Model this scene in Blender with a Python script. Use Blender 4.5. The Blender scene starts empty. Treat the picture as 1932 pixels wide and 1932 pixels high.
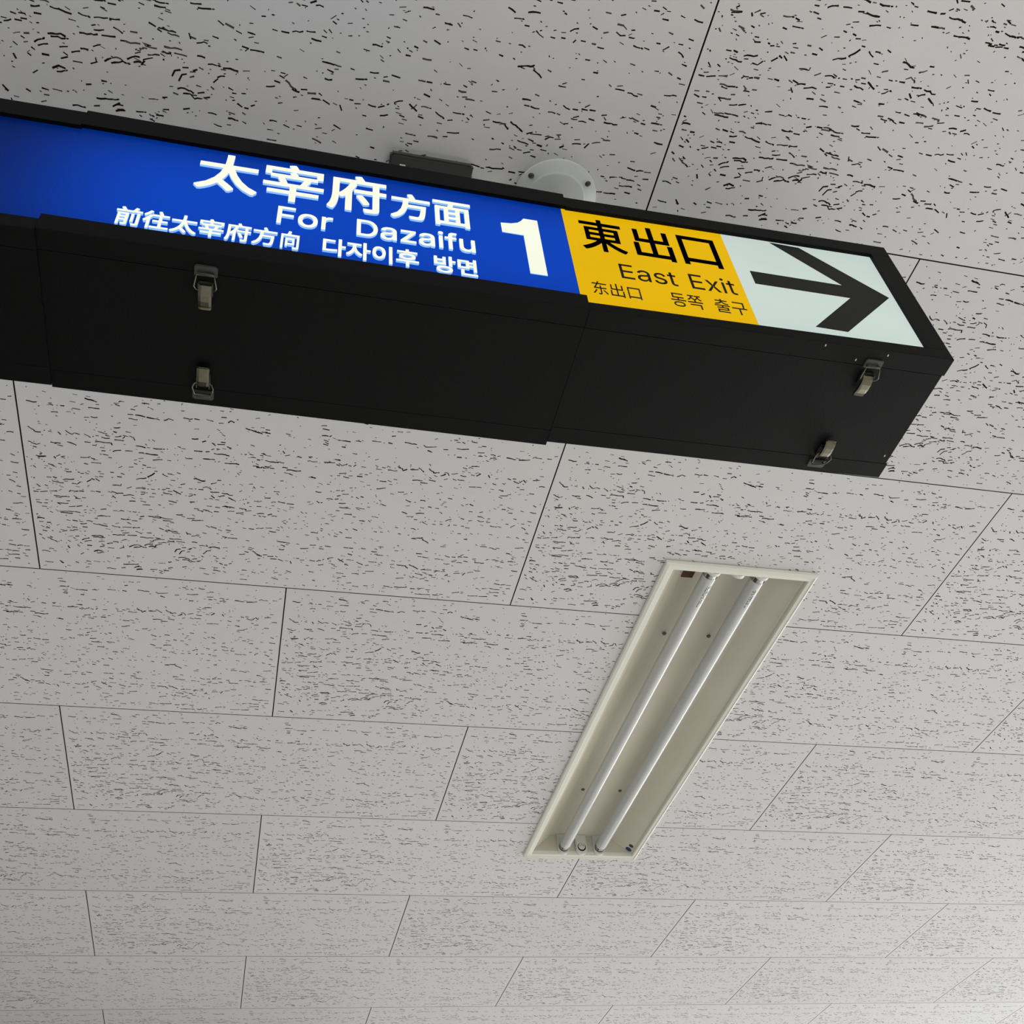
import bpy, bmesh, math, random
import numpy as np
from mathutils import Vector, Matrix
from mathutils.geometry import delaunay_2d_cdt

S = bpy.context.scene
COL = S.collection
# ---------------------------------------------------------------- camera (metres; ceiling plane is z = 0, floor is z = -2.95)
R0 = ((0.97191636, -0.21960386, -0.08457385), (0.09491733, 0.69468299, -0.71302612), (0.2153353, 0.68497423, 0.69601797))
cam = bpy.data.cameras.new('camera')
cam.sensor_width = 36.0
cam.lens = 1949.53 / 1932.0 * 36.0
cam.clip_start = 0.02
camo = bpy.data.objects.new('camera', cam)
COL.objects.link(camo)
camo.matrix_world = Matrix(((R0[0][0], -R0[1][0], -R0[2][0], 0.43410), (R0[0][1], -R0[1][1], -R0[2][1], -0.69084),
                            (R0[0][2], -R0[1][2], -R0[2][2], -1.35115), (0, 0, 0, 1)))
S.camera = camo
# ---------------------------------------------------------------- view, world and daylight
S.view_settings.view_transform = 'Standard'
S.view_settings.look = 'None'
S.view_settings.gamma = 1.0
S.view_settings.use_curve_mapping = False
S.view_settings.exposure = 0.0
wd = bpy.data.worlds.new('overcast_sky')
S.world = wd
wd.use_nodes = True
wd.node_tree.nodes['Background'].inputs[0].default_value = (0.93, 0.97, 1.0, 1)
wd.node_tree.nodes['Background'].inputs[1].default_value = 1.32

def area(name, loc, size, sizey, direction, power, color=(1, 1, 1)):
    l = bpy.data.lights.new(name, 'AREA')
    l.shape = 'RECTANGLE'; l.size = size; l.size_y = sizey; l.energy = power; l.color = color
    o = bpy.data.objects.new(name, l); COL.objects.link(o)
    o.location = loc
    o.rotation_euler = Vector(direction).to_track_quat('-Z', 'Y').to_euler()
    return o
# daylight entering by the long window band of the right hand wall
area('window_daylight', (7.36, 6.0, -1.35), 9.6, 1.75, (-1, 0, 0), 235, (0.97, 0.98, 1.0))
sl = bpy.data.lights.new('low_sun', 'SUN'); sl.energy = 20; sl.angle = 0.03; sl.color = (1.0, 0.96, 0.90)
so_ = bpy.data.objects.new('low_sun', sl); COL.objects.link(so_)
so_.rotation_euler = Vector((-1.0, -0.95, -0.30)).to_track_quat('-Z', 'Y').to_euler()

# ---------------------------------------------------------------- helpers
def mat(name, color, rough=0.5, metal=0.0, spec=0.5, emit=None, estr=0.0, noise=0.0, nscale=30.0, coat=0.0, bump=0.0, bscale=300.0):
    m = bpy.data.materials.new(name); m.use_nodes = True
    nt = m.node_tree; b = nt.nodes['Principled BSDF']
    b.inputs['Base Color'].default_value = (*color, 1)
    b.inputs['Roughness'].default_value = rough
    b.inputs['Metallic'].default_value = metal
    b.inputs['Specular IOR Level'].default_value = spec
    b.inputs['Coat Weight'].default_value = coat
    tc = nt.nodes.new('ShaderNodeTexCoord')
    if noise:
        n = nt.nodes.new('ShaderNodeTexNoise'); n.inputs['Scale'].default_value = nscale; n.inputs['Detail'].default_value = 5
        nt.links.new(tc.outputs['Object'], n.inputs['Vector'])
        r = nt.nodes.new('ShaderNodeMapRange'); r.inputs['To Min'].default_value = 1 - noise; r.inputs['To Max'].default_value = 1 + noise
        nt.links.new(n.outputs['Fac'], r.inputs['Value'])
        mx = nt.nodes.new('ShaderNodeVectorMath'); mx.operation = 'SCALE'; mx.inputs[0].default_value = color
        nt.links.new(r.outputs['Result'], mx.inputs['Scale'])
        nt.links.new(mx.outputs['Vector'], b.inputs['Base Color'])
    if bump:
        n = nt.nodes.new('ShaderNodeTexNoise'); n.inputs['Scale'].default_value = bscale; n.inputs['Detail'].default_value = 4
        nt.links.new(tc.outputs['Object'], n.inputs['Vector'])
        bp = nt.nodes.new('ShaderNodeBump'); bp.inputs['Strength'].default_value = bump; bp.inputs['Distance'].default_value = 0.001
        nt.links.new(n.outputs['Fac'], bp.inputs['Height']); nt.links.new(bp.outputs['Normal'], b.inputs['Normal'])
    if emit:
        b.inputs['Emission Color'].default_value = (*emit, 1); b.inputs['Emission Strength'].default_value = estr
    return m

def srgb(r, g, b):
    f = lambda c: (c / 255 / 12.92) if c / 255 <= 0.04045 else ((c / 255 + 0.055) / 1.055) ** 2.4
    return (f(r), f(g), f(b))

def obj(name, bm, mats, parent=None, smooth=False):
    me = bpy.data.meshes.new(name)
    if isinstance(bm, tuple):
        me.from_pydata(*bm[:3])
        if len(bm) > 3:
            for pl, i in zip(me.polygons, bm[3]): pl.material_index = i
    else:
        bm.normal_update(); bm.to_mesh(me); bm.free()
    for m in (mats if isinstance(mats, (list, tuple)) else [mats]): me.materials.append(m)
    if smooth:
        for pl in me.polygons: pl.use_smooth = True
    o = bpy.data.objects.new(name, me); COL.objects.link(o)
    if parent: o.parent = parent
    return o

def empty(name, loc, label, cat, group=None):
    o = bpy.data.objects.new(name, None); COL.objects.link(o); o.location = loc; o.empty_display_size = 0.05
    o['label'] = label; o['category'] = cat
    if group: o['group'] = group
    return o

def keep(o, parent):                     # parent without moving (parents only carry a translation)
    o.parent = parent; o.matrix_parent_inverse = Matrix.Translation(-world_loc(parent)); return o
def world_loc(o):
    v = Vector((0, 0, 0))
    while o: v = v + o.location; o = o.parent
    return v

def box(bm, x0, x1, y0, y1, z0, z1, mi=0, bevel=0.0, segs=1):
    vs = [bm.verts.new((x, y, z)) for z in (z0, z1) for y in (y0, y1) for x in (x0, x1)]
    fs = [bm.faces.new([vs[i] for i in q]) for q in ((0, 2, 3, 1), (4, 5, 7, 6), (0, 1, 5, 4), (2, 6, 7, 3), (0, 4, 6, 2), (1, 3, 7, 5))]
    for f in fs: f.material_index = mi
    if bevel:
        es = list({e for f in fs for e in f.edges})
        bmesh.ops.bevel(bm, geom=es, offset=bevel, segments=segs, affect='EDGES', profile=0.6)
    return vs

def tube(bm, pts, r, n=12, closed=False, caps=True, mi=0, smooth=True):
    pts = [Vector(p) for p in pts]; rings = []; prev = None
    for i, p in enumerate(pts):
        a = pts[i - 1] if (i > 0 or closed) else p; b = pts[(i + 1) % len(pts)] if (i < len(pts) - 1 or closed) else p
        d = (b - a).normalized()
        if prev is None:
            u = d.orthogonal().normalized()
        else:
            u = (prev - d * prev.dot(d)).normalized()
        prev = u; v = d.cross(u)
        rr = r[i] if isinstance(r, (list, tuple)) else r
        rings.append([bm.verts.new(p + u * math.cos(t) * rr + v * math.sin(t) * rr) for t in (2 * math.pi * k / n for k in range(n))])
    m = len(rings)
    for i in range(m if closed else m - 1):
        A, B = rings[i], rings[(i + 1) % m]
        for k in range(n):
            f = bm.faces.new((A[k], A[(k + 1) % n], B[(k + 1) % n], B[k])); f.material_index = mi; f.smooth = smooth
    if caps and not closed:
        for q in (rings[0][::-1], rings[-1]):
            f = bm.faces.new(q); f.material_index = mi

def lathe(bm, prof, c, n=48, mi=0):      # profile (r, z) round the vertical through c
    rings = []
    for r, z in prof:
        rings.append([bm.verts.new((c[0] + r * math.cos(2 * math.pi * k / n), c[1] + r * math.sin(2 * math.pi * k / n), c[2] + z)) for k in range(n)] if r > 1e-6 else [bm.verts.new((c[0], c[1], c[2] + z))])
    for A, B in zip(rings, rings[1:]):
        for k in range(n):
            q = [A[k % len(A)], A[(k + 1) % len(A)], B[(k + 1) % len(B)], B[k % len(B)]]
            q = [v for i, v in enumerate(q) if v not in q[:i]]
            if len(q) > 2:
                f = bm.faces.new(q); f.material_index = mi; f.smooth = True

# ---------------------------------------------------------------- materials
M = {}
def ceiling_white():
    m = mat('mineral_fibre_white', srgb(209, 207, 205), rough=0.62, spec=0.35, noise=0.03, nscale=9, bump=0.25, bscale=900)
    nt = m.node_tree; b = nt.nodes['Principled BSDF']
    oi = nt.nodes.new('ShaderNodeObjectInfo'); r = nt.nodes.new('ShaderNodeMapRange')
    r.inputs['To Min'].default_value = 0.975; r.inputs['To Max'].default_value = 1.02
    nt.links.new(oi.outputs['Random'], r.inputs['Value'])
    src = b.inputs['Base Color'].links[0].from_socket
    v = nt.nodes.new('ShaderNodeVectorMath'); v.operation = 'SCALE'
    nt.links.new(src, v.inputs[0]); nt.links.new(r.outputs['Result'], v.inputs['Scale']); nt.links.new(v.outputs['Vector'], b.inputs['Base Color'])
    return m
M['tile'] = ceiling_white()
M['pit_shade'] = mat('fissure_shade_brown', srgb(62, 54, 45), rough=0.95, spec=0.0, noise=0.35, nscale=40)  # self-shadow of the deep pits put into the colour; the board itself is white
M['shallow_pit_shade'] = mat('fissure_shade_grey', srgb(98, 94, 86), rough=0.95, spec=0.0, noise=0.2, nscale=40)  # weaker self-shadow painted into the shallow pits, same white board
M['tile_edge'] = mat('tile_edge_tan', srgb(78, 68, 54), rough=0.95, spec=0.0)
M['backing'] = mat('ceiling_backing', srgb(46, 42, 37), rough=0.95, spec=0.0, noise=0.1)
M['black'] = mat('black_painted_steel', srgb(8, 8, 8), rough=0.5, spec=0.09, noise=0.06, nscale=60, bump=0.15, bscale=400)
M['blackplate'] = mat('dark_plate', srgb(64, 64, 62), rough=0.3, spec=0.5)
M['steel'] = mat('latch_steel', srgb(104, 100, 86), rough=0.28, metal=1.0, noise=0.12, nscale=200)
M['darksteel'] = mat('latch_plate_grey', srgb(56, 56, 54), rough=0.5, metal=0.3)
M['screw'] = mat('screw_grey', srgb(96, 94, 84), rough=0.5, metal=0.4)
M['chip'] = mat('bare_metal_chip', srgb(190, 190, 186), rough=0.4, metal=0.2)
M['enamel'] = mat('luminaire_enamel', srgb(224, 222, 209), rough=0.38, spec=0.5, noise=0.03, nscale=14)
M['reflector'] = mat('luminaire_reflector', srgb(206, 200, 182), rough=0.42, spec=0.5, noise=0.04, nscale=10)
M['socket'] = mat('socket_white', srgb(214, 214, 206), rough=0.35)
M['dark'] = mat('slot_black', srgb(22, 22, 20), rough=0.8, spec=0.1)
M['glass'] = mat('tube_glass', srgb(190, 190, 186), rough=0.28, spec=0.8, coat=0.5)
M['cap'] = mat('tube_cap_aluminium', srgb(160, 160, 157), rough=0.14, metal=1.0)
M['print'] = mat('tube_print', srgb(52, 52, 50), rough=0.6)
M['canopy'] = mat('canopy_white', srgb(196, 197, 194), rough=0.4)
M['floor'] = mat('concourse_floor', srgb(172, 173, 172), rough=0.4, noise=0.08, nscale=3)
M['wall'] = mat('wall_paint', srgb(206, 206, 200), rough=0.7, noise=0.02)
M['blocker'] = mat('blocker_grey', srgb(104, 103, 100), rough=0.6, noise=0.04, nscale=2)  # dark tone for the added wall that holds light back
M['alu'] = mat('window_aluminium', srgb(150, 150, 148), rough=0.4, metal=0.8)
M['knock'] = mat('knockout_brown', srgb(88, 66, 50), rough=0.9, spec=0.0)
M['stick_blue'] = mat('sticker_navy', srgb(22, 38, 92), rough=0.5)
M['stick_green'] = mat('sticker_green', srgb(8, 62, 42), rough=0.5)

def glow(name, col, strength, lamp=None, edge=0.35, grad=None, base=0.5, zc=-0.312, zh=0.113):
    """backlit sheet: lamps behind it, a little dimmer next to the frame that shades its rim"""
    m = bpy.data.materials.new(name); m.use_nodes = True; nt = m.node_tree; b = nt.nodes['Principled BSDF']
    b.inputs['Base Color'].default_value = (*[c * base for c in col], 1); b.inputs['Roughness'].default_value = 0.4; b.inputs['Specular IOR Level'].default_value = 0.05
    b.inputs['Emission Color'].default_value = (*col, 1)
    geo = nt.nodes.new('ShaderNodeNewGeometry'); sep = nt.nodes.new('ShaderNodeSeparateXYZ'); nt.links.new(geo.outputs['Position'], sep.inputs[0])
    def mth(op, a, b_=None, clamp=False):
        n = nt.nodes.new('ShaderNodeMath'); n.operation = op; n.use_clamp = clamp
        for i, v in enumerate((a, b_)):
            if v is None: continue
            if isinstance(v, (int, float)): n.inputs[i].default_value = v
            else: nt.links.new(v, n.inputs[i])
        return n.outputs[0]
    d = mth('DIVIDE', mth('SUBTRACT', sep.outputs['Z'], zc), zh)
    d2 = mth('POWER', mth('ABSOLUTE', d), 3.0)
    fac = mth('SUBTRACT', 1.0, mth('MULTIPLY', d2, edge), True)
    if lamp:                                  # (x where the lamp ends, width of the falloff, level beyond it)
        mr = nt.nodes.new('ShaderNodeMapRange'); mr.interpolation_type = 'SMOOTHSTEP'
        mr.inputs['From Min'].default_value = lamp[0]; mr.inputs['From Max'].default_value = lamp[1]
        mr.inputs['To Min'].default_value = lamp[2]; mr.inputs['To Max'].default_value = 1.0
        nt.links.new(sep.outputs['X'], mr.inputs['Value']); fac = mth('MULTIPLY', fac, mr.outputs['Result'])
    n = nt.nodes.new('ShaderNodeTexNoise'); n.inputs['Scale'].default_value = 7; n.inputs['Detail'].default_value = 3
    nt.links.new(geo.outputs['Position'], n.inputs['Vector'])
    fac = mth('MULTIPLY', fac, mth('ADD', 0.93, mth('MULTIPLY', n.outputs['Fac'], 0.14)))
    nt.links.new(mth('MULTIPLY', fac, strength), b.inputs['Emission Strength'])
    return m
M['blue'] = glow('backlit_blue', srgb(0, 63, 182), 1.0, lamp=(0.07, 0.29, 0.22), edge=0.5, base=0.06)
M['yellow'] = glow('backlit_yellow', srgb(230, 181, 0), 0.88, edge=-0.22, base=0.15)
M['white'] = glow('backlit_white', srgb(204, 218, 212), 0.88, edge=0.05, base=0.12)
M['letter_white'] = glow('letter_white', srgb(240, 243, 222), 0.95, edge=0.0, base=0.2)
M['letter_side'] = glow('letter_side_blue', srgb(140, 188, 250), 0.9, edge=0.0, base=0.3)
M['letter_black'] = mat('letter_black', srgb(18, 14, 10), rough=0.5, spec=0.15)
M['arrow_black'] = mat('arrow_black', srgb(30, 31, 30), rough=0.5, spec=0.15)

# ---------------------------------------------------------------- the setting: ceiling of fissured tiles in running bond
TW, TL = 0.4545, 0.909
LX0, LX1, LY0, LY1 = 1.205, 1.520, 0.743, 1.986          # cut-out for the luminaire
STROKES = """16,40,30,41;50,43,55,44;61,43,62,44;67,43,72,43;85,46,96,47;106,22,123,27;110,41,126,41;52,59,61,58;113,60,122,60;159,20,165,20;194,19,204,19;152,28,158,30;176,34,182,35;171,46,178,46;183,46,197,48;201,48,220,51;228,51,235,47,242,48;172,55,185,56;259,41,273,41;277,40,284,41;296,39,306,41;316,44,323,43;331,40,335,36,340,38;320,30,327,30;332,16,335,15;360,49,366,51;370,52,382,56;386,53,395,52;393,47,399,47;13,96,25,107,31,106;37,101,38,101;44,102,48,103;59,102,62,106;72,98,79,103,84,100,92,102;100,100,107,103,109,106;113,104,114,103;118,101,122,101;127,103,133,105,139,104;134,98,138,99;149,99,158,96;161,101,164,97;172,94,178,97,180,102;148,106,162,106;117,115,130,115,140,114,143,118;122,91,136,95;148,79,156,78;147,88,151,89;46,126,60,127;56,131,63,132;72,122,85,127;100,118,108,118;124,127,130,127;126,134,131,134;128,142,135,143;144,133,156,129;164,129,175,128;186,130,193,129;198,130,216,131;182,115,189,116,196,117;200,116,204,116;210,116,223,116;225,116,228,116;20,160,34,160;22,166,25,166;91,154,105,153;108,154,113,155;108,164,123,164;96,168,101,169;38,177,45,179;54,174,58,175;57,182,58,183;64,186,69,186;66,192,73,191;209,144,223,141;263,132,273,131;292,129,310,128;328,134,339,133;343,133,348,132;310,114,322,113,334,116;277,112,289,112;296,112,301,111;305,106,309,103;314,102,318,103;306,90,311,95;290,90,295,87;315,92,326,91;273,85,282,84;321,86,327,86;331,95,337,98;376,134,385,134;390,134,394,134;396,132,404,132;426,130,434,131;430,142,439,143;396,118,406,120,410,119;415,119,421,118;387,107,391,107;362,110,363,107;369,107,375,108;371,114,379,114;382,118,386,118;398,106,404,106;370,85,375,87;169,166,175,165;192,158,196,159;199,185,205,180,210,175;180,194,186,191,196,189;211,191,213,191;211,170,215,170;224,175,232,180;233,173,239,173;238,188,244,188;255,196,261,194;155,183,160,185;120,189,126,189;138,183,142,183;149,192,155,192;97,192,101,192;84,190,87,191;89,193,93,192;59,212,76,208;43,208,48,209;33,209,39,209;41,218,58,220;74,219,81,219,86,214;98,211,104,206;106,203,110,205;140,214,153,213,154,210;164,218,171,214;179,216,183,214,192,216;199,203,203,204;198,216,200,215;205,215,210,215;216,213,218,213;223,213,228,212;230,209,235,209;233,216,239,216;242,213,254,220;269,205,274,205;278,204,281,204;285,204,292,204;292,199,298,196,306,201;306,208,320,207;325,208,343,211;277,179,295,183;283,187,288,187;306,187,315,183;317,177,322,177;67,240,69,238,75,237;77,238,81,237;84,236,90,236;103,234,109,234;112,233,118,234;138,230,145,232;146,234,156,232;157,237,168,235,174,235;178,225,179,225;187,230,192,229;196,225,198,225;206,225,211,225;225,221,239,224;268,224,275,219;277,218,280,219;41,253,51,254;53,254,66,253;76,256,84,256;167,250,176,249;186,247,194,249;189,257,201,256;234,240,241,241;271,238,278,237;304,224,309,225;307,217,312,222;314,226,320,226;321,218,329,214;337,218,349,226;362,220,363,219;366,218,368,217;46,271,62,270;64,278,74,276;77,276,86,273;47,292,60,291;62,290,71,290;73,290,81,291;117,278,126,276;103,278,106,278;138,278,145,278;151,276,156,277;165,277,168,277;172,277,177,277;89,289,92,290;111,296,118,294;120,294,126,295;128,294,132,294;184,288,190,286;199,285,206,285;209,284,220,285;218,285,224,286;225,287,240,287;247,274,257,273;266,281,278,280;278,254,285,254;294,255,303,257;313,257,320,257;337,253,347,252;331,240,341,241;357,243,368,244;306,244,308,244;382,258,386,257;389,252,400,251;408,253,414,250;151,298,167,298;170,300,178,300;161,306,165,307;68,313,75,314;92,311,101,312;81,320,90,318;84,328,91,328;103,317,115,318,126,321;135,318,148,321;153,320,168,318;171,318,182,317;217,314,224,317;228,318,248,320;175,328,185,333;195,329,202,329;152,335,163,333;135,342,155,340;161,340,176,339;183,342,187,342;189,342,205,342;211,341,218,342;235,340,255,340;98,350,107,348,117,350;81,363,93,356;66,359,69,361;57,332,62,333;66,331,73,331;68,337,74,337;110,364,119,362;124,368,133,365;135,361,143,361;150,356,158,352;111,378,118,375;89,377,96,377;100,392,107,389,114,390;124,388,125,389;146,378,152,375,152,370;163,372,170,367;172,366,182,365,187,370;190,364,195,361,204,359;207,368,210,363;215,354,228,352;233,357,234,356;244,375,247,368,253,366;257,362,263,361;270,364,274,362;266,373,270,371;251,391,259,389,270,393;276,392,283,390;158,398,163,398;139,406,144,405;125,379,135,379;85,421,92,422;98,420,108,421;151,422,177,419;170,429,178,424;215,411,222,410;232,406,237,405;233,422,239,421;121,437,136,437;147,433,153,432;199,431,211,430;218,433,221,434;224,431,232,431;484,24,492,23;487,31,497,32;487,46,502,46;516,52,535,53;545,50,553,50;491,56,498,58;491,65,498,67;523,67,528,67;573,46,587,46;613,18,621,18;605,30,610,29;601,46,607,47;629,41,649,43;662,43,666,47,684,43;671,54,678,57;698,48,705,47;721,42,728,43,741,41;759,46,770,45;762,54,768,54;728,26,732,28;713,23,718,23;744,22,753,23;764,30,770,30;783,48,791,49;784,56,795,57;813,51,829,53;836,53,843,51,854,50;865,44,875,44;886,43,893,43;450,100,456,102;468,109,484,108;469,99,474,98;497,107,514,106;518,110,523,112;522,107,528,111,536,106;539,109,543,110;548,110,551,106;562,109,568,109;514,98,522,98;588,111,597,111;609,110,624,110;625,100,629,103;626,97,635,107,641,104;598,105,603,106;648,103,661,102;662,98,672,106;681,97,690,105,700,104;710,102,715,101,718,108;711,106,704,111;723,104,732,101;739,105,749,106;758,101,764,102;768,102,774,97;789,98,792,103;725,62,732,62;739,62,742,62;755,80,768,79;477,147,484,148;525,131,536,128;533,137,542,139;557,133,565,133;510,138,513,139;522,136,526,136;570,127,574,127;598,139,609,139;612,136,618,138;622,131,627,132;595,159,610,155;656,129,673,128;671,133,683,133;685,124,696,126;728,117,733,118;736,116,748,117;760,131,771,130;774,130,782,130;801,117,807,119;826,101,831,103;838,106,848,110;850,108,853,103;855,101,860,106;873,99,880,98;888,113,897,113;883,87,889,87;816,131,823,132;821,146,834,144;874,133,882,133;854,125,861,124;835,100,840,100;847,120,851,120;488,181,497,182;489,169,492,169;536,181,546,180;527,187,532,185;509,197,519,197;524,196,529,194;561,186,565,188;569,183,573,184;552,186,555,186;596,178,597,180;609,197,617,200;634,162,644,161;651,180,660,184;678,177,686,178;704,156,708,155;727,165,734,166;712,170,714,171;708,194,714,194;695,192,700,193;657,160,659,160;492,206,496,209;499,208,502,208;534,215,547,216;564,213,579,214;545,232,558,232;532,205,543,204;595,232,606,233;584,208,588,208;574,245,583,246;561,237,565,237;466,237,470,240;474,238,477,239;649,212,658,216;675,213,689,211;659,223,671,222;674,229,679,229;690,233,700,239;710,237,715,237;724,235,728,235;733,225,742,220;776,219,781,217;760,214,766,216;792,215,798,218,804,217;770,175,776,178;791,205,798,205;792,194,797,192;720,205,723,206;750,234,755,234;765,235,769,235;773,238,781,238;819,227,832,229;810,218,816,218;832,180,838,180;846,188,853,188;887,181,898,182;848,218,852,218;877,214,882,214;880,224,888,229;859,225,865,220;888,205,894,206;834,227,840,228;505,276,509,277;489,289,501,289;541,281,545,282;565,269,572,272;551,272,555,273;532,285,533,285;532,294,537,294;554,294,564,294;526,252,522,251;672,254,680,256;642,255,647,255;604,271,609,272;616,271,620,271;668,272,671,273;677,281,697,276;698,282,710,290;650,271,654,272;762,256,767,256;876,252,881,254;890,256,894,257;890,238,896,239;812,286,824,286;830,288,844,290;880,282,896,280;736,296,745,296;777,270,782,270;802,282,805,284;867,299,873,300;473,336,487,334;490,324,500,323;508,332,515,332;518,323,528,324;553,323,561,323;564,323,570,323;586,321,594,321;607,327,616,327;465,324,469,325;618,336,629,336;563,340,570,342;653,304,656,305;621,311,627,312;693,322,703,322;697,330,703,330;706,330,717,331;708,313,713,314;749,321,758,324;763,323,769,323;775,321,782,321;786,320,793,320;731,333,740,333;743,333,747,334;756,345,761,344;764,336,772,336;775,338,785,338;788,332,795,333;810,333,828,333;846,320,856,323;832,321,835,322;861,325,866,326;875,322,890,322;888,348,899,349;856,340,861,340;468,365,472,365;475,369,482,368;493,367,502,368;506,368,513,365;526,358,536,354;517,363,519,361;546,357,556,364;549,362,555,356;562,357,575,357;582,361,594,368;560,371,566,372;510,379,519,376;487,383,491,383;494,400,502,401;535,374,541,375;605,357,620,357;624,361,627,363;602,386,617,384;547,397,560,398;577,396,589,396;559,406,565,406;647,360,654,358;660,359,677,360;677,362,682,366;684,356,702,366;709,368,716,365;714,367,729,366;736,371,741,366,746,367;759,379,763,376;752,362,754,365;775,371,786,369;793,373,797,367;802,365,812,362;816,358,825,357;768,394,770,397;664,399,678,397;690,392,697,394;663,383,666,384;678,387,681,388;699,380,714,383;711,396,719,393;722,398,728,399;713,375,720,377;727,381,733,382;571,425,578,423;582,433,593,434;606,429,611,429;643,425,654,427;657,428,661,428;664,426,687,424;697,427,705,427;711,424,718,424;728,426,736,426;700,439,703,438;709,442,730,442;732,441,738,441;744,440,753,440;758,437,764,437;783,430,796,426;816,435,835,433;839,434,855,433;862,391,873,393;876,394,885,392;888,393,896,392;858,408,864,408;866,409,877,409;858,419,876,418;889,404,896,403;869,428,876,429;828,410,832,410;841,409,847,408;836,415,839,416;503,425,507,426;485,442,489,443;510,442,513,442;207,287,219,287;224,292,236,292;275,285,294,283;256,277,261,278;284,257,293,258;304,258,309,260;315,245,322,246;327,242,336,243;299,296,305,300;308,298,317,301;321,304,327,306;335,303,343,304;274,328,282,325,286,326;264,318,266,324;293,316,299,317;329,322,336,323;339,324,355,324;239,322,252,324;227,320,231,322;267,322,272,323;212,343,225,344;233,346,242,347;247,346,261,347;275,344,283,345;288,352,303,352;307,354,324,354;198,367,206,365;209,361,220,357;171,373,184,369,193,370;252,380,256,372,261,370;266,366,272,365;295,374,300,369;300,367,308,364;292,381,295,383;274,382,279,383;258,396,266,396,271,400,279,399;284,397,290,395;314,378,319,380;319,384,323,384;326,397,331,400;335,401,339,401;343,397,347,395;347,390,350,389;361,367,371,365;377,350,382,352;371,358,377,359;385,355,399,366;394,365,402,367;405,363,412,362;414,366,423,365;420,372,429,372;434,372,442,376;456,375,459,381;378,346,383,346;368,412,376,412;386,415,393,417;366,439,377,439;425,427,436,431;426,406,429,407;451,403,460,407;315,419,327,420;289,416,299,417;297,430,306,432;333,420,337,422;216,438,221,440;258,417,265,415;173,427,182,426;174,435,184,433;429,322,452,324;436,331,443,333;434,343,442,343;376,294,384,294;389,292,401,289;406,288,416,287;413,296,424,297;372,326,377,327;392,257,395,259;398,258,404,258;415,255,423,255;437,270,441,272;433,281,436,284;365,50,377,52;380,54,387,57;393,54,400,54;427,51,433,52;369,106,372,108;391,103,396,105;404,120,418,120;422,119,427,119;429,102,436,99;424,92,427,96;451,101,456,102;336,134,351,134;382,136,390,136;393,137,402,135;405,135,411,135;434,135,457,134;439,144,444,146;371,179,377,178;379,184,382,188;391,183,396,184;415,191,424,191;420,196,423,198;424,216,435,218;440,219,451,219;445,227,452,228;400,210,409,209;382,220,391,221;413,218,419,218;364,229,365,231;370,225,373,226;387,233,394,233;339,242,347,243;352,256,363,253;368,248,377,246;10,129,14,130;15,132,21,134;17,140,21,141;22,163,35,160;11,169,12,171;22,135,28,132;26,156,29,154;48,159,50,162;42,179,47,182;30,187,33,188;13,185,16,188;11,213,12,215;15,229,19,233;28,229,32,231;8,247,15,247;19,247,30,244;35,243,46,242;44,256,52,257;11,273,18,275;23,274,28,274;45,271,50,275;19,283,26,283;31,295,35,297;49,295,68,295;7,304,10,305;9,314,19,314;11,323,17,323;24,324,29,324;13,334,17,337;22,336,26,339;15,346,21,347;30,344,32,346;42,347,45,347;48,344,56,341;61,340,68,340;8,357,11,359;12,366,16,369;21,364,33,371;26,361,29,363;34,372,37,374;56,368,60,371;55,383,57,388;9,402,18,402;29,399,33,400;38,426,43,432;46,441,47,444;12,431,25,433;66,426,70,428;87,429,92,429;85,367,96,363;70,355,75,354;77,371,80,373;72,379,75,381;105,396,117,392;76,403,81,399;101,353,121,352"""
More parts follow.
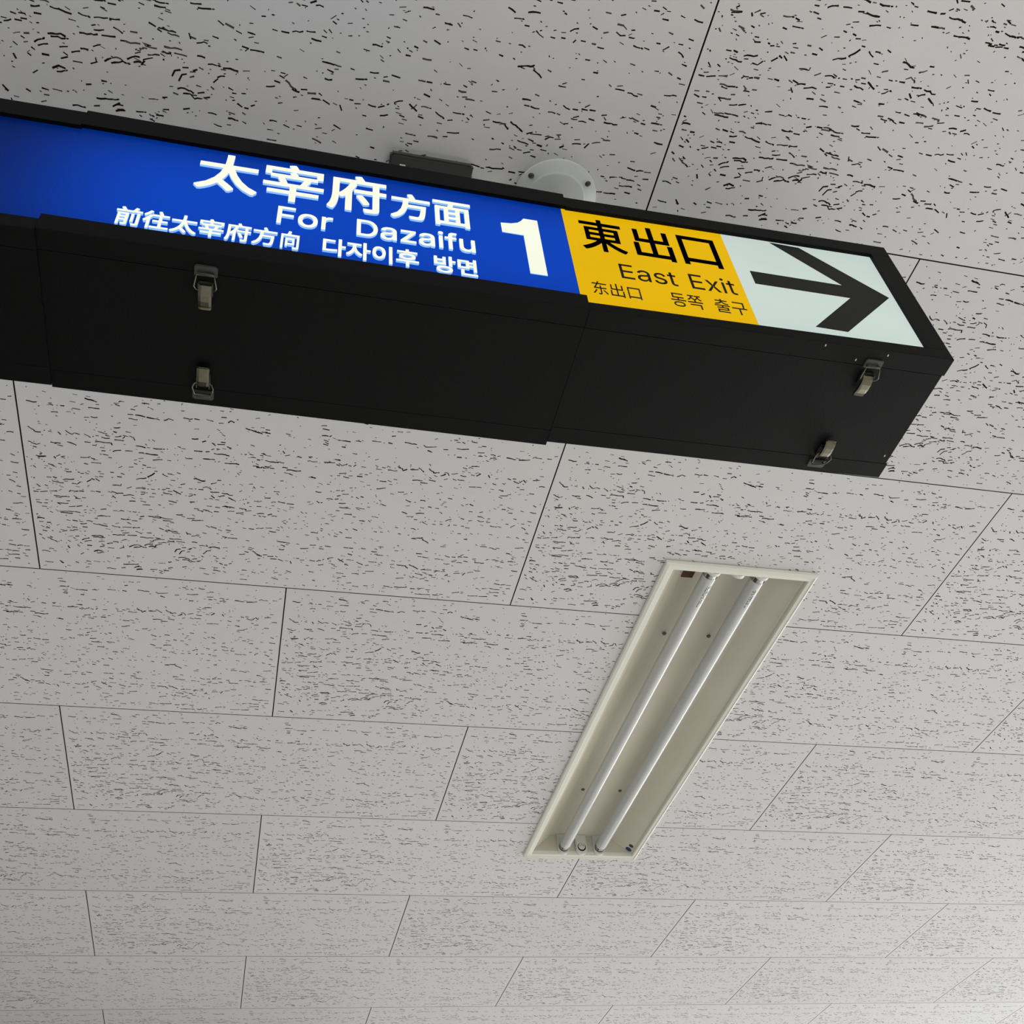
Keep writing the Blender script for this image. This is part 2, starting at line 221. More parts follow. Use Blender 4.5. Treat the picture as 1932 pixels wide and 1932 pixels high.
def marks():
    rnd = random.Random(11); out = []
    src = [[float(v) / 1000 for v in t.split(',')] for t in STROKES.split(';')]
    mids = []
    for s in src:
        P = [(s[i], s[i + 1]) for i in range(0, len(s), 2)]
        L = sum(math.dist(a, b) for a, b in zip(P, P[1:]))
        mids.append((sum(p[0] for p in P) / len(P), sum(p[1] for p in P) / len(P)))
        # long fissures are broken runs of short nicks
        Q = [P[0]]
        for a, c in zip(P, P[1:]):
            k = max(1, int(math.dist(a, c) / 0.004))
            Q += [(a[0] + (c[0] - a[0]) * i / k, a[1] + (c[1] - a[1]) * i / k) for i in range(1, k + 1)]
        segs = []; cur = [Q[0]]
        for p_ in Q[1:]:
            cur.append(p_)
            if len(cur) >= 3 and rnd.random() < 0.42:
                segs.append(cur); cur = [(p_[0] + 0.0016, p_[1] + rnd.uniform(-0.0004, 0.0004))]
        if len(cur) > 1: segs.append(cur)
        for sg in segs or [P]:
            out.append((sg, rnd.uniform(0.00088, 0.00135) + min(0.0004, L * 0.010), 1 if rnd.random() < 0.8 else 3))
    n = 0
    while n < 1150:                                         # the pinholes and short nicks between the long fissures
        if rnd.random() < 0.45:
            m = rnd.choice(mids); u = m[0] + rnd.gauss(0, 0.022); v = m[1] + rnd.gauss(0, 0.011)
        else:
            u = rnd.uniform(0.004, TL - 0.004); v = rnd.uniform(0.004, TW - 0.004)
        if not (0.004 < u < TL - 0.006 and 0.004 < v < TW - 0.004): continue
        L = rnd.choice((0.0012, 0.0018, 0.0022, 0.0026, 0.0034, 0.0045, 0.006)) * rnd.uniform(0.8, 1.3)
        a = rnd.gauss(0.05, 0.35) if L > 0.0024 or rnd.random() < 0.5 else rnd.uniform(-1.4, 1.4)
        du, dv = math.cos(a) * L / 2, math.sin(a) * L / 2
        out.append(([(u - du, v - dv), (u + du, v + dv)], rnd.uniform(0.00058, 0.00108), 1 if rnd.random() < 0.45 else 3)); n += 1
    polys = []
    for P, h, cls in out:
        # ragged lens around the polyline
        top, bot = [], []
        N = len(P)
        d = (P[-1][0] - P[0][0], P[-1][1] - P[0][1]); l = math.hypot(*d) or 1; d = (d[0] / l, d[1] / l)
        ext = h * 0.7
        pts = [P[0]]
        for a, b in zip(P, P[1:]):
            k = max(1, int(math.dist(a, b) / 0.0045))
            for i in range(1, k + 1): pts.append((a[0] + (b[0] - a[0]) * i / k, a[1] + (b[1] - a[1]) * i / k))
        if len(pts) == 2 and l < 0.0035:
            c = ((pts[0][0] + pts[1][0]) / 2, (pts[0][1] + pts[1][1]) / 2)
            poly = []
            for k in range(5):
                t = 2 * math.pi * k / 5 + rnd.uniform(-.2, .2)
                ru, rv = (l / 2 + ext) * math.cos(t), h * math.sin(t)
                poly.append((c[0] + ru * d[0] - rv * d[1], c[1] + ru * d[1] + rv * d[0]))
            polys.append((cls, poly)); continue
        for i, (x, y) in enumerate(pts):
            a = pts[max(0, i - 1)]; b = pts[min(len(pts) - 1, i + 1)]
            t = (b[0] - a[0], b[1] - a[1]); tl = math.hypot(*t) or 1; t = (t[0] / tl, t[1] / tl)
            w1, w2 = h * rnd.uniform(0.55, 1.15), h * rnd.uniform(0.55, 1.15)
            j = rnd.uniform(-0.9, 0.9) * h if 0 < i < len(pts) - 1 else 0
            e = (-ext if i == 0 else ext if i == len(pts) - 1 else 0)
            top.append((x + e * t[0] - (w1 + j) * t[1], y + e * t[1] + (w1 + j) * t[0])); bot.append((x + e * t[0] + (w2 - j) * t[1], y + e * t[1] - (w2 - j) * t[0]))
        polys.append((cls, bot + top[::-1]))
    return [(c, [(min(max(u, .0025), TL - .0025), min(max(v, .0025), TW - .0025)) for u, v in p]) for c, p in polys]
MARKS = marks()
def tile_mesh(hole=None):
    """slab seen from below: real pits 2.4 mm deep cut in its face; hole = (u0,u1,v0,v1) in tile space"""
    gu, gv, T, D = 0.00120, 0.00115, 0.009, 0.0024
    vs = [(gu, gv), (TL - gu, gv), (TL - gu, TW - gv), (gu, TW - gv)]
    faces = [[0, 1, 2, 3]]; nm = 1
    if hole:
        u0, u1, v0, v1 = hole
        u0, u1, v0, v1 = max(u0, gu), min(u1, TL - gu), max(v0, gv), min(v1, TW - gv)
        if u0 >= u1 or v0 >= v1: hole = None
        else:
            b = len(vs); vs += [(u0, v0), (u1, v0), (u1, v1), (u0, v1)]; faces.append([b, b + 1, b + 2, b + 3]); nm = 2
    cl = [0] * len(faces)
    for c_, p in MARKS:
        if hole and any(u0 - .001 < a < u1 + .001 and v0 - .001 < c < v1 + .001 for a, c in p): continue
        b = len(vs); vs += p; faces.append(list(range(b, b + len(p)))); cl.append(c_)
    V, E, F, _, _, of = delaunay_2d_cdt([Vector(v) for v in vs], [], faces, 1, 1e-7)
    verts = [(v[0], v[1], 0.0) for v in V]; polys = []; mi = []; kind = {}
    edges = {}
    for f, o in zip(F, of):
        if hole and 1 in o: k = 2
        elif any(i >= nm for i in o): k = min(cl[i] for i in o if i >= nm)
        elif 0 in o: k = 0
        else: k = 2
        f = list(f)
        a, b_, c = (V[i] for i in f[:3])
        if (b_[0] - a[0]) * (c[1] - a[1]) - (b_[1] - a[1]) * (c[0] - a[0]) > 0: f = f[::-1]      # face down
        for i in range(len(f)): edges[(f[i], f[(i + 1) % len(f)])] = k
        kind[tuple(f)] = k
    up = {}
    def lift(i, z):
        if (i, z) not in up: up[(i, z)] = len(verts); verts.append((verts[i][0], verts[i][1], z))
        return up[(i, z)]
    for f, k in kind.items():
        if k == 0: polys.append(f); mi.append(0)
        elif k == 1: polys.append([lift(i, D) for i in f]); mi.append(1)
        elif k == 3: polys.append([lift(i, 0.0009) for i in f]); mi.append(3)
    for (a, b_), k in list(edges.items()):
        if k != 0: continue
        o = edges.get((b_, a), 2)
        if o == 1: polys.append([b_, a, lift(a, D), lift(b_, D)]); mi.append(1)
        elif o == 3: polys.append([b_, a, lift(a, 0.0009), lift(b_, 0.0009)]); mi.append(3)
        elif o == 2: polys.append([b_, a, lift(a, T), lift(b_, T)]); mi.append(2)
    me = bpy.data.meshes.new('tile'); me.from_pydata(verts, [], polys)
    for m in (M['tile'], M['pit_shade'], M['tile_edge'], M['shallow_pit_shade']): me.materials.append(m)
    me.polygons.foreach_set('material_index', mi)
    return me

def ceiling():
    bm = bmesh.new()                       # backing above the tiles, open where the luminaire goes through
    X0, X1, Y0, Y1 = -7.5, 7.5, -5.5, 11.5
    for a, b_, c, d in ((X0, LX0, Y0, Y1), (LX1, X1, Y0, Y1), (LX0, LX1, Y0, LY0), (LX0, LX1, LY1, Y1)):
        box(bm, a, b_, c, d, 0.012, 0.10)
    c = obj('ceiling', bm, M['backing']); c['kind'] = 'structure'
    base = tile_mesh()
    for r in range(-4, 12):
        off = 0.0 if r % 2 else 0.5
        for k in range(-3, 7):
            x, y = (k + off) * TL, r * TW
            hx0, hx1, hy0, hy1 = LX0 - x, LX1 - x, LY0 - y, LY1 - y
            me = base
            if hx0 < TL and hx1 > 0 and hy0 < TW and hy1 > 0: me = tile_mesh((hx0, hx1, hy0, hy1))
            t = bpy.data.objects.new('tile', me); COL.objects.link(t); t.parent = c; t.location = (x, y, 0)
    # plain continuation of the same ceiling beyond the rows that can be told apart
    bm = bmesh.new()
    ax0, ax1, ay0, ay1 = -3 * TL, 7 * TL, -4 * TW, 12 * TW
    for a, b_, cc, d in ((X0, ax0, Y0, Y1), (ax1 + TL / 2, X1, Y0, Y1), (ax0, ax1 + TL / 2, Y0, ay0), (ax0, ax1 + TL / 2, ay1, Y1)):
        box(bm, a, b_, cc, d, 0.0, 0.009)
    e = obj('tile_field', bm, M['tile'], c); e['kind'] = 'stuff'
    return c
CEIL = ceiling()

def room():
    bm = bmesh.new(); box(bm, -7.5, 7.5, -5.5, 11.5, -3.05, -2.95)
    o = obj('floor', bm, M['floor']); o['kind'] = 'structure'
    bm = bmesh.new()                       # right wall: parapet, lintel and piers round the window band
    box(bm, 7.4, 7.6, -5.5, 11.5, -2.95, -2.25); box(bm, 7.4, 7.6, -5.5, 11.5, -0.45, 0.0)
    for y in (-5.5, 1.0, 10.9): box(bm, 7.4, 7.6, y, y + (0.6 if y > -5 else 1.2), -2.25, -0.45)
    o = obj('wall_right', bm, M['wall']); o['kind'] = 'structure'
    bm = bmesh.new()
    for y in np.linspace(1.6, 10.9, 7): box(bm, 7.43, 7.49, y - 0.03, y + 0.03, -2.25, -0.45)
    box(bm, 7.43, 7.49, 1.6, 10.9, -2.25, -2.20); box(bm, 7.43, 7.49, 1.6, 10.9, -0.50, -0.45)
    o = obj('window_1', bm, M['alu']); o['kind'] = 'structure'
    bm = bmesh.new(); box(bm, -7.5, 0.9, 4.3, 4.5, -2.95, 0.0)  # unseen wall, added to block light and darken the far left ceiling
    o = obj('light_blocker_wall', bm, M['blocker']); o['kind'] = 'structure'
room()

# ---------------------------------------------------------------- recessed twin-tube luminaire
def luminaire():
    root = empty('fluorescent_luminaire', (1.359, 1.364, 0), 'cream recessed ceiling luminaire with two unlit fluorescent tubes', 'light fixture')
    # trim: closed profile swept round the rectangle
    bm = bmesh.new()
    ox0, ox1, oy0, oy1 = 1.191, 1.5265, 0.7285, 1.9985; ix0, ix1, iy0, iy1 = 1.2125, 1.5125, 0.7505, 1.9795
    def ring(t, z):
        return [bm.verts.new((ox0 + (ix0 - ox0) * t, oy0 + (iy0 - oy0) * t, z)), bm.verts.new((ox1 + (ix1 - ox1) * t, oy0 + (iy0 - oy0) * t, z)),
                bm.verts.new((ox1 + (ix1 - ox1) * t, oy1 + (iy1 - oy1) * t, z)), bm.verts.new((ox0 + (ix0 - ox0) * t, oy1 + (iy1 - oy1) * t, z))]
    prof = [(0, -0.0012), (0.02, -0.0075), (0.06, -0.0088), (0.36, -0.0108), (0.40, -0.0082), (0.93, -0.0078), (1.0, -0.0066), (1.0, 0.004), (0.5, 0.004), (0.45, -0.001)]
    rs = [ring(t, z) for t, z in prof]
    for i in range(len(rs)):
        A, B = rs[i], rs[(i + 1) % len(rs)]
        for k in range(4): bm.faces.new((A[k], A[(k + 1) % 4], B[(k + 1) % 4], B[k]))
    bmesh.ops.recalc_face_normals(bm, faces=bm.faces)
    keep(obj('trim_frame', bm, M['enamel']), root)
    # reflector trough
    bm = bmesh.new(); e = 0.0004
    cove = [(-e, -0.004), (0.0012, 0.0045), (0.0035, 0.0062), (0.017, 0.016), (0.034, 0.029), (0.049, 0.042), (0.060, 0.052)]
    pts = [(ix0 + a, z) for a, z in cove] + [(ix1 - a, z) for a, z in cove[::-1]]
    y0, y1 = iy0 - e, iy1 + e
    A = [bm.verts.new((x, y0, z)) for x, z in pts]; B = [bm.verts.new((x, y1, z)) for x, z in pts]
    for i in range(len(pts) - 1):
        f = bm.faces.new((A[i], A[i + 1], B[i + 1], B[i])); f.smooth = 1 < i < len(pts) - 3
    for Y in (y0, y1):                      # end walls
        q = [bm.verts.new((x, Y, z)) for x, z in pts]; bm.faces.new(q)
    bmesh.ops.remove_doubles(bm, verts=bm.verts, dist=1e-5)
    bmesh.ops.recalc_face_normals(bm, faces=bm.faces)
    o = keep(obj('reflector', bm, M['reflector']), root)
    so = o.modifiers.new('thickness', 'SOLIDIFY'); so.thickness = 0.0012; so.offset = 1
    # knock-out and screws in the back of the trough
    bm = bmesh.new(); box(bm, 1.2660, 1.2920, 0.7525, 0.826, 0.0440, 0.0560, bevel=0.0006)
    keep(obj('knockout_cover', bm, M['knock']), root)
    for x, y in ((1.3005, 1.026), (1.4075, 1.024), (1.301, 1.717), (1.4068, 1.716)):
        bm = bmesh.new(); lathe(bm, [(0.0, -0.0035), (0.003, -0.0032), (0.0046, -0.0014), (0.0048, 0.0006)], (x - 0.002, y, 0.0515), 14)
        keep(obj('screw', bm, M['screw']), root)
    XS = (1.3065, 1.3600, 1.4135); ZT = 0.0125; r = 0.0158
    # lamp holders: three at each end
    for end in (0, 1):
        for k, x in enumerate(XS):
            bm = bmesh.new()
            Yw = iy1 - 0.0005 if end else iy0 + 0.0005; s = -1 if end else 1
            hw = 0.0165; zl = ZT - 0.0040
            prof = [(-hw, 0.051), (-hw, zl)] + [(-hw * math.cos(t), zl - hw * math.sin(t)) for t in (math.pi * j / 12 for j in range(1, 12))] + [(hw, zl), (hw, 0.051)]
            F = [bm.verts.new((x + a, Yw, z)) for a, z in prof]; G = [bm.verts.new((x + a, Yw + s * 0.010, z)) for a, z in prof]
            bm.faces.new(F); bm.faces.new(G[::-1])
            for i in range(len(prof)): bm.faces.new((F[i], G[i], G[(i + 1) % len(prof)], F[(i + 1) % len(prof)]))
            bmesh.ops.recalc_face_normals(bm, faces=bm.faces)
            bmesh.ops.bevel(bm, geom=[e_ for e_ in bm.edges if abs(e_.verts[0].co.y - e_.verts[1].co.y) < 1e-6 and abs(e_.verts[0].co.y - Yw) > 0.005], offset=0.0012, segments=2, affect='EDGES')
            h = keep(obj('lamp_holder', bm, M['socket']), root)
            bm = bmesh.new()                 # black guide slot round the rotor
            Ys = Yw + s * 0.0101; Yr = Yw + s * 0.0112
            ra, rb = (0.0122, 0.0096) if k == 1 else (0.0148, 0.0096)
            for rr0, rr1, Y, mi in ((ra, 0.0, Ys + s * 0.0002, 0),):
                ringv = [bm.verts.new((x + ra * math.cos(t), Y, ZT + ra * math.sin(t))) for t in (2 * math.pi * j / 28 for j in range(28))]
                r2 = [bm.verts.new((v.co.x, Yw + s * 0.0090, v.co.z)) for v in ringv]
                bm.faces.new(ringv)
                for j in range(28): bm.faces.new((ringv[j], ringv[(j + 1) % 28], r2[(j + 1) % 28], r2[j]))
            bmesh.ops.recalc_face_normals(bm, faces=bm.faces)
            sl = obj('rotor_slot', bm, M['dark']); sl.parent = h
            bm = bmesh.new()
            rv = [bm.verts.new((x + rb * math.cos(t), Yr, ZT + 0.0016 + rb * math.sin(t))) for t in (2 * math.pi * j / 28 for j in range(28))]
            r2 = [bm.verts.new((v.co.x, Yw + s * 0.0095, v.co.z)) for v in rv]
            bm.faces.new(rv)
            for j in range(28): bm.faces.new((rv[j], rv[(j + 1) % 28], r2[(j + 1) % 28], r2[j]))
            bmesh.ops.recalc_face_normals(bm, faces=bm.faces)
            ro = obj('rotor', bm, M['socket']); ro.parent = h
            if k == 1:
                bm = bmesh.new()
                for dx, dz in ((-0.0046, 0.0022), (0.0046, 0.0022), (0.0008, 0.0056)):
                    c = [bm.verts.new((x + dx + 0.0013 * math.cos(t), Yr + s * 0.00015, ZT + 0.0016 + dz + 0.0013 * math.sin(t))) for t in (2 * math.pi * j / 10 for j in range(10))]
                    bm.faces.new(c)
                ph = obj('pin_hole', bm, M['dark']); ph.parent = h
    # tubes
    for k, x in enumerate((XS[0], XS[2])):
        ya, yb = iy0 + 0.0118, iy1 - 0.0122
        bm = bmesh.new()
        ys = [ya + 0.012, ya + 0.0135, ya + 0.018] + list(np.linspace(ya + 0.03, yb - 0.03, 12)) + [yb - 0.018, yb - 0.0135, yb - 0.012]
        rr = [r * 0.91, r * 0.94, r] + [r] * 12 + [r, r * 0.94, r * 0.91]
        tube(bm, [(x, y, ZT) for y in ys], rr, 40)
        t = keep(obj('fluorescent_tube', bm, M['glass'], smooth=False), root)
        for Y0, Y1 in ((ya, ya + 0.0145), (yb, yb - 0.0145)):
            bm = bmesh.new(); d = 1 if Y1 > Y0 else -1
            tube(bm, [(x, Y0, ZT), (x, Y0 + d * 0.0003, ZT), (x, Y0 + d * 0.0016, ZT), (x, Y0 + d * 0.0018, ZT), (x, Y0 + d * 0.0126, ZT), (x, Y0 + d * 0.0128, ZT), (x, Y0 + d * 0.0140, ZT), (x, Y0 + d * 0.0141, ZT)], [0.0128, 0.0134, 0.0146, 0.0148, 0.0149, 0.0154, 0.0154, 0.0146], 72, smooth=False)
            for sx in (-0.0063, 0.0063): tube(bm, [(x + sx, Y0 - d * 0.001, ZT), (x + sx, Y0 + d * 0.001, ZT)], 0.0011, 10)
            cpo = obj('end_cap', bm, M['cap']); cpo.parent = t
        # small printed marking near the upper end (unreadable at this size: rows of short strokes)
        bm = bmesh.new(); rnd = random.Random(4 + k)
        for row in range(3 if k == 0 else 2):
            th = math.radians(-96 + row * 13 - 6 * k); y = ya + 0.034
            while y < ya + (0.100 if k == 0 else 0.092) - row * 0.012:
                w_ = rnd.uniform(0.0012, 0.0036); dt = math.radians(rnd.uniform(5, 8.5))
                if rnd.random() < (0.86 if k == 0 else 0.6):
                    q = []
                    for a, b_ in ((th - dt / 2, y), (th + dt / 2, y), (th + dt / 2, y + w_), (th - dt / 2, y + w_)):
                        q.append(bm.verts.new((x + (r + 0.00012) * math.cos(a), b_, ZT + (r + 0.00012) * math.sin(a))))
                    bm.faces.new(q)
                y += w_ + rnd.uniform(0.0006, 0.0014)
        bmesh.ops.recalc_face_normals(bm, faces=bm.faces)
        pr = obj('printed_marking', bm, M['print']); pr.parent = t
    # two oval stickers on the sloping right side near the far end
    for name, col, u, y, a, b_ in (('sticker', 'stick_blue', 0.0085, 1.9690, 0.0092, 0.0088), ('sticker', 'stick_green', 0.0070, 1.9475, 0.0070, 0.0072)):
        d = Vector((-0.014, 0.0, 0.010)).normalized(); nrm = Vector((-d.z, 0, d.x))
        if nrm.z > 0: nrm = -nrm
        c = Vector((ix1 - 0.003, y, 0.006)) + d * u + nrm * 0.0014
        for lay, (k_, mt) in enumerate(((1.12, 'socket'), (1.0, col))):
            bm = bmesh.new()
            q = [bm.verts.new(c + nrm * (0.0003 * lay) + d * (a * k_ * math.cos(t)) + Vector((0, 1, 0)) * (b_ * k_ * math.sin(t))) for t in (2 * math.pi * j / 28 for j in range(28))]
            q2 = [bm.verts.new(v.co - nrm * 0.0012) for v in q]
            bm.faces.new(q); 
            for j in range(28): bm.faces.new((q[j], q[(j + 1) % 28], q2[(j + 1) % 28], q2[j]))
            bmesh.ops.recalc_face_normals(bm, faces=bm.faces)
            if lay == 0: st = keep(obj('sticker', bm, M[mt]), root)
            else: oo = obj('printed_oval', bm, M[mt]); oo.parent = st
        st['label'] = 'small navy oval sticker' if col == 'stick_blue' else 'small dark green oval sticker'
    return root
luminaire()

# ---------------------------------------------------------------- hanging light-box sign
YF, YB = -0.0955, 0.0975
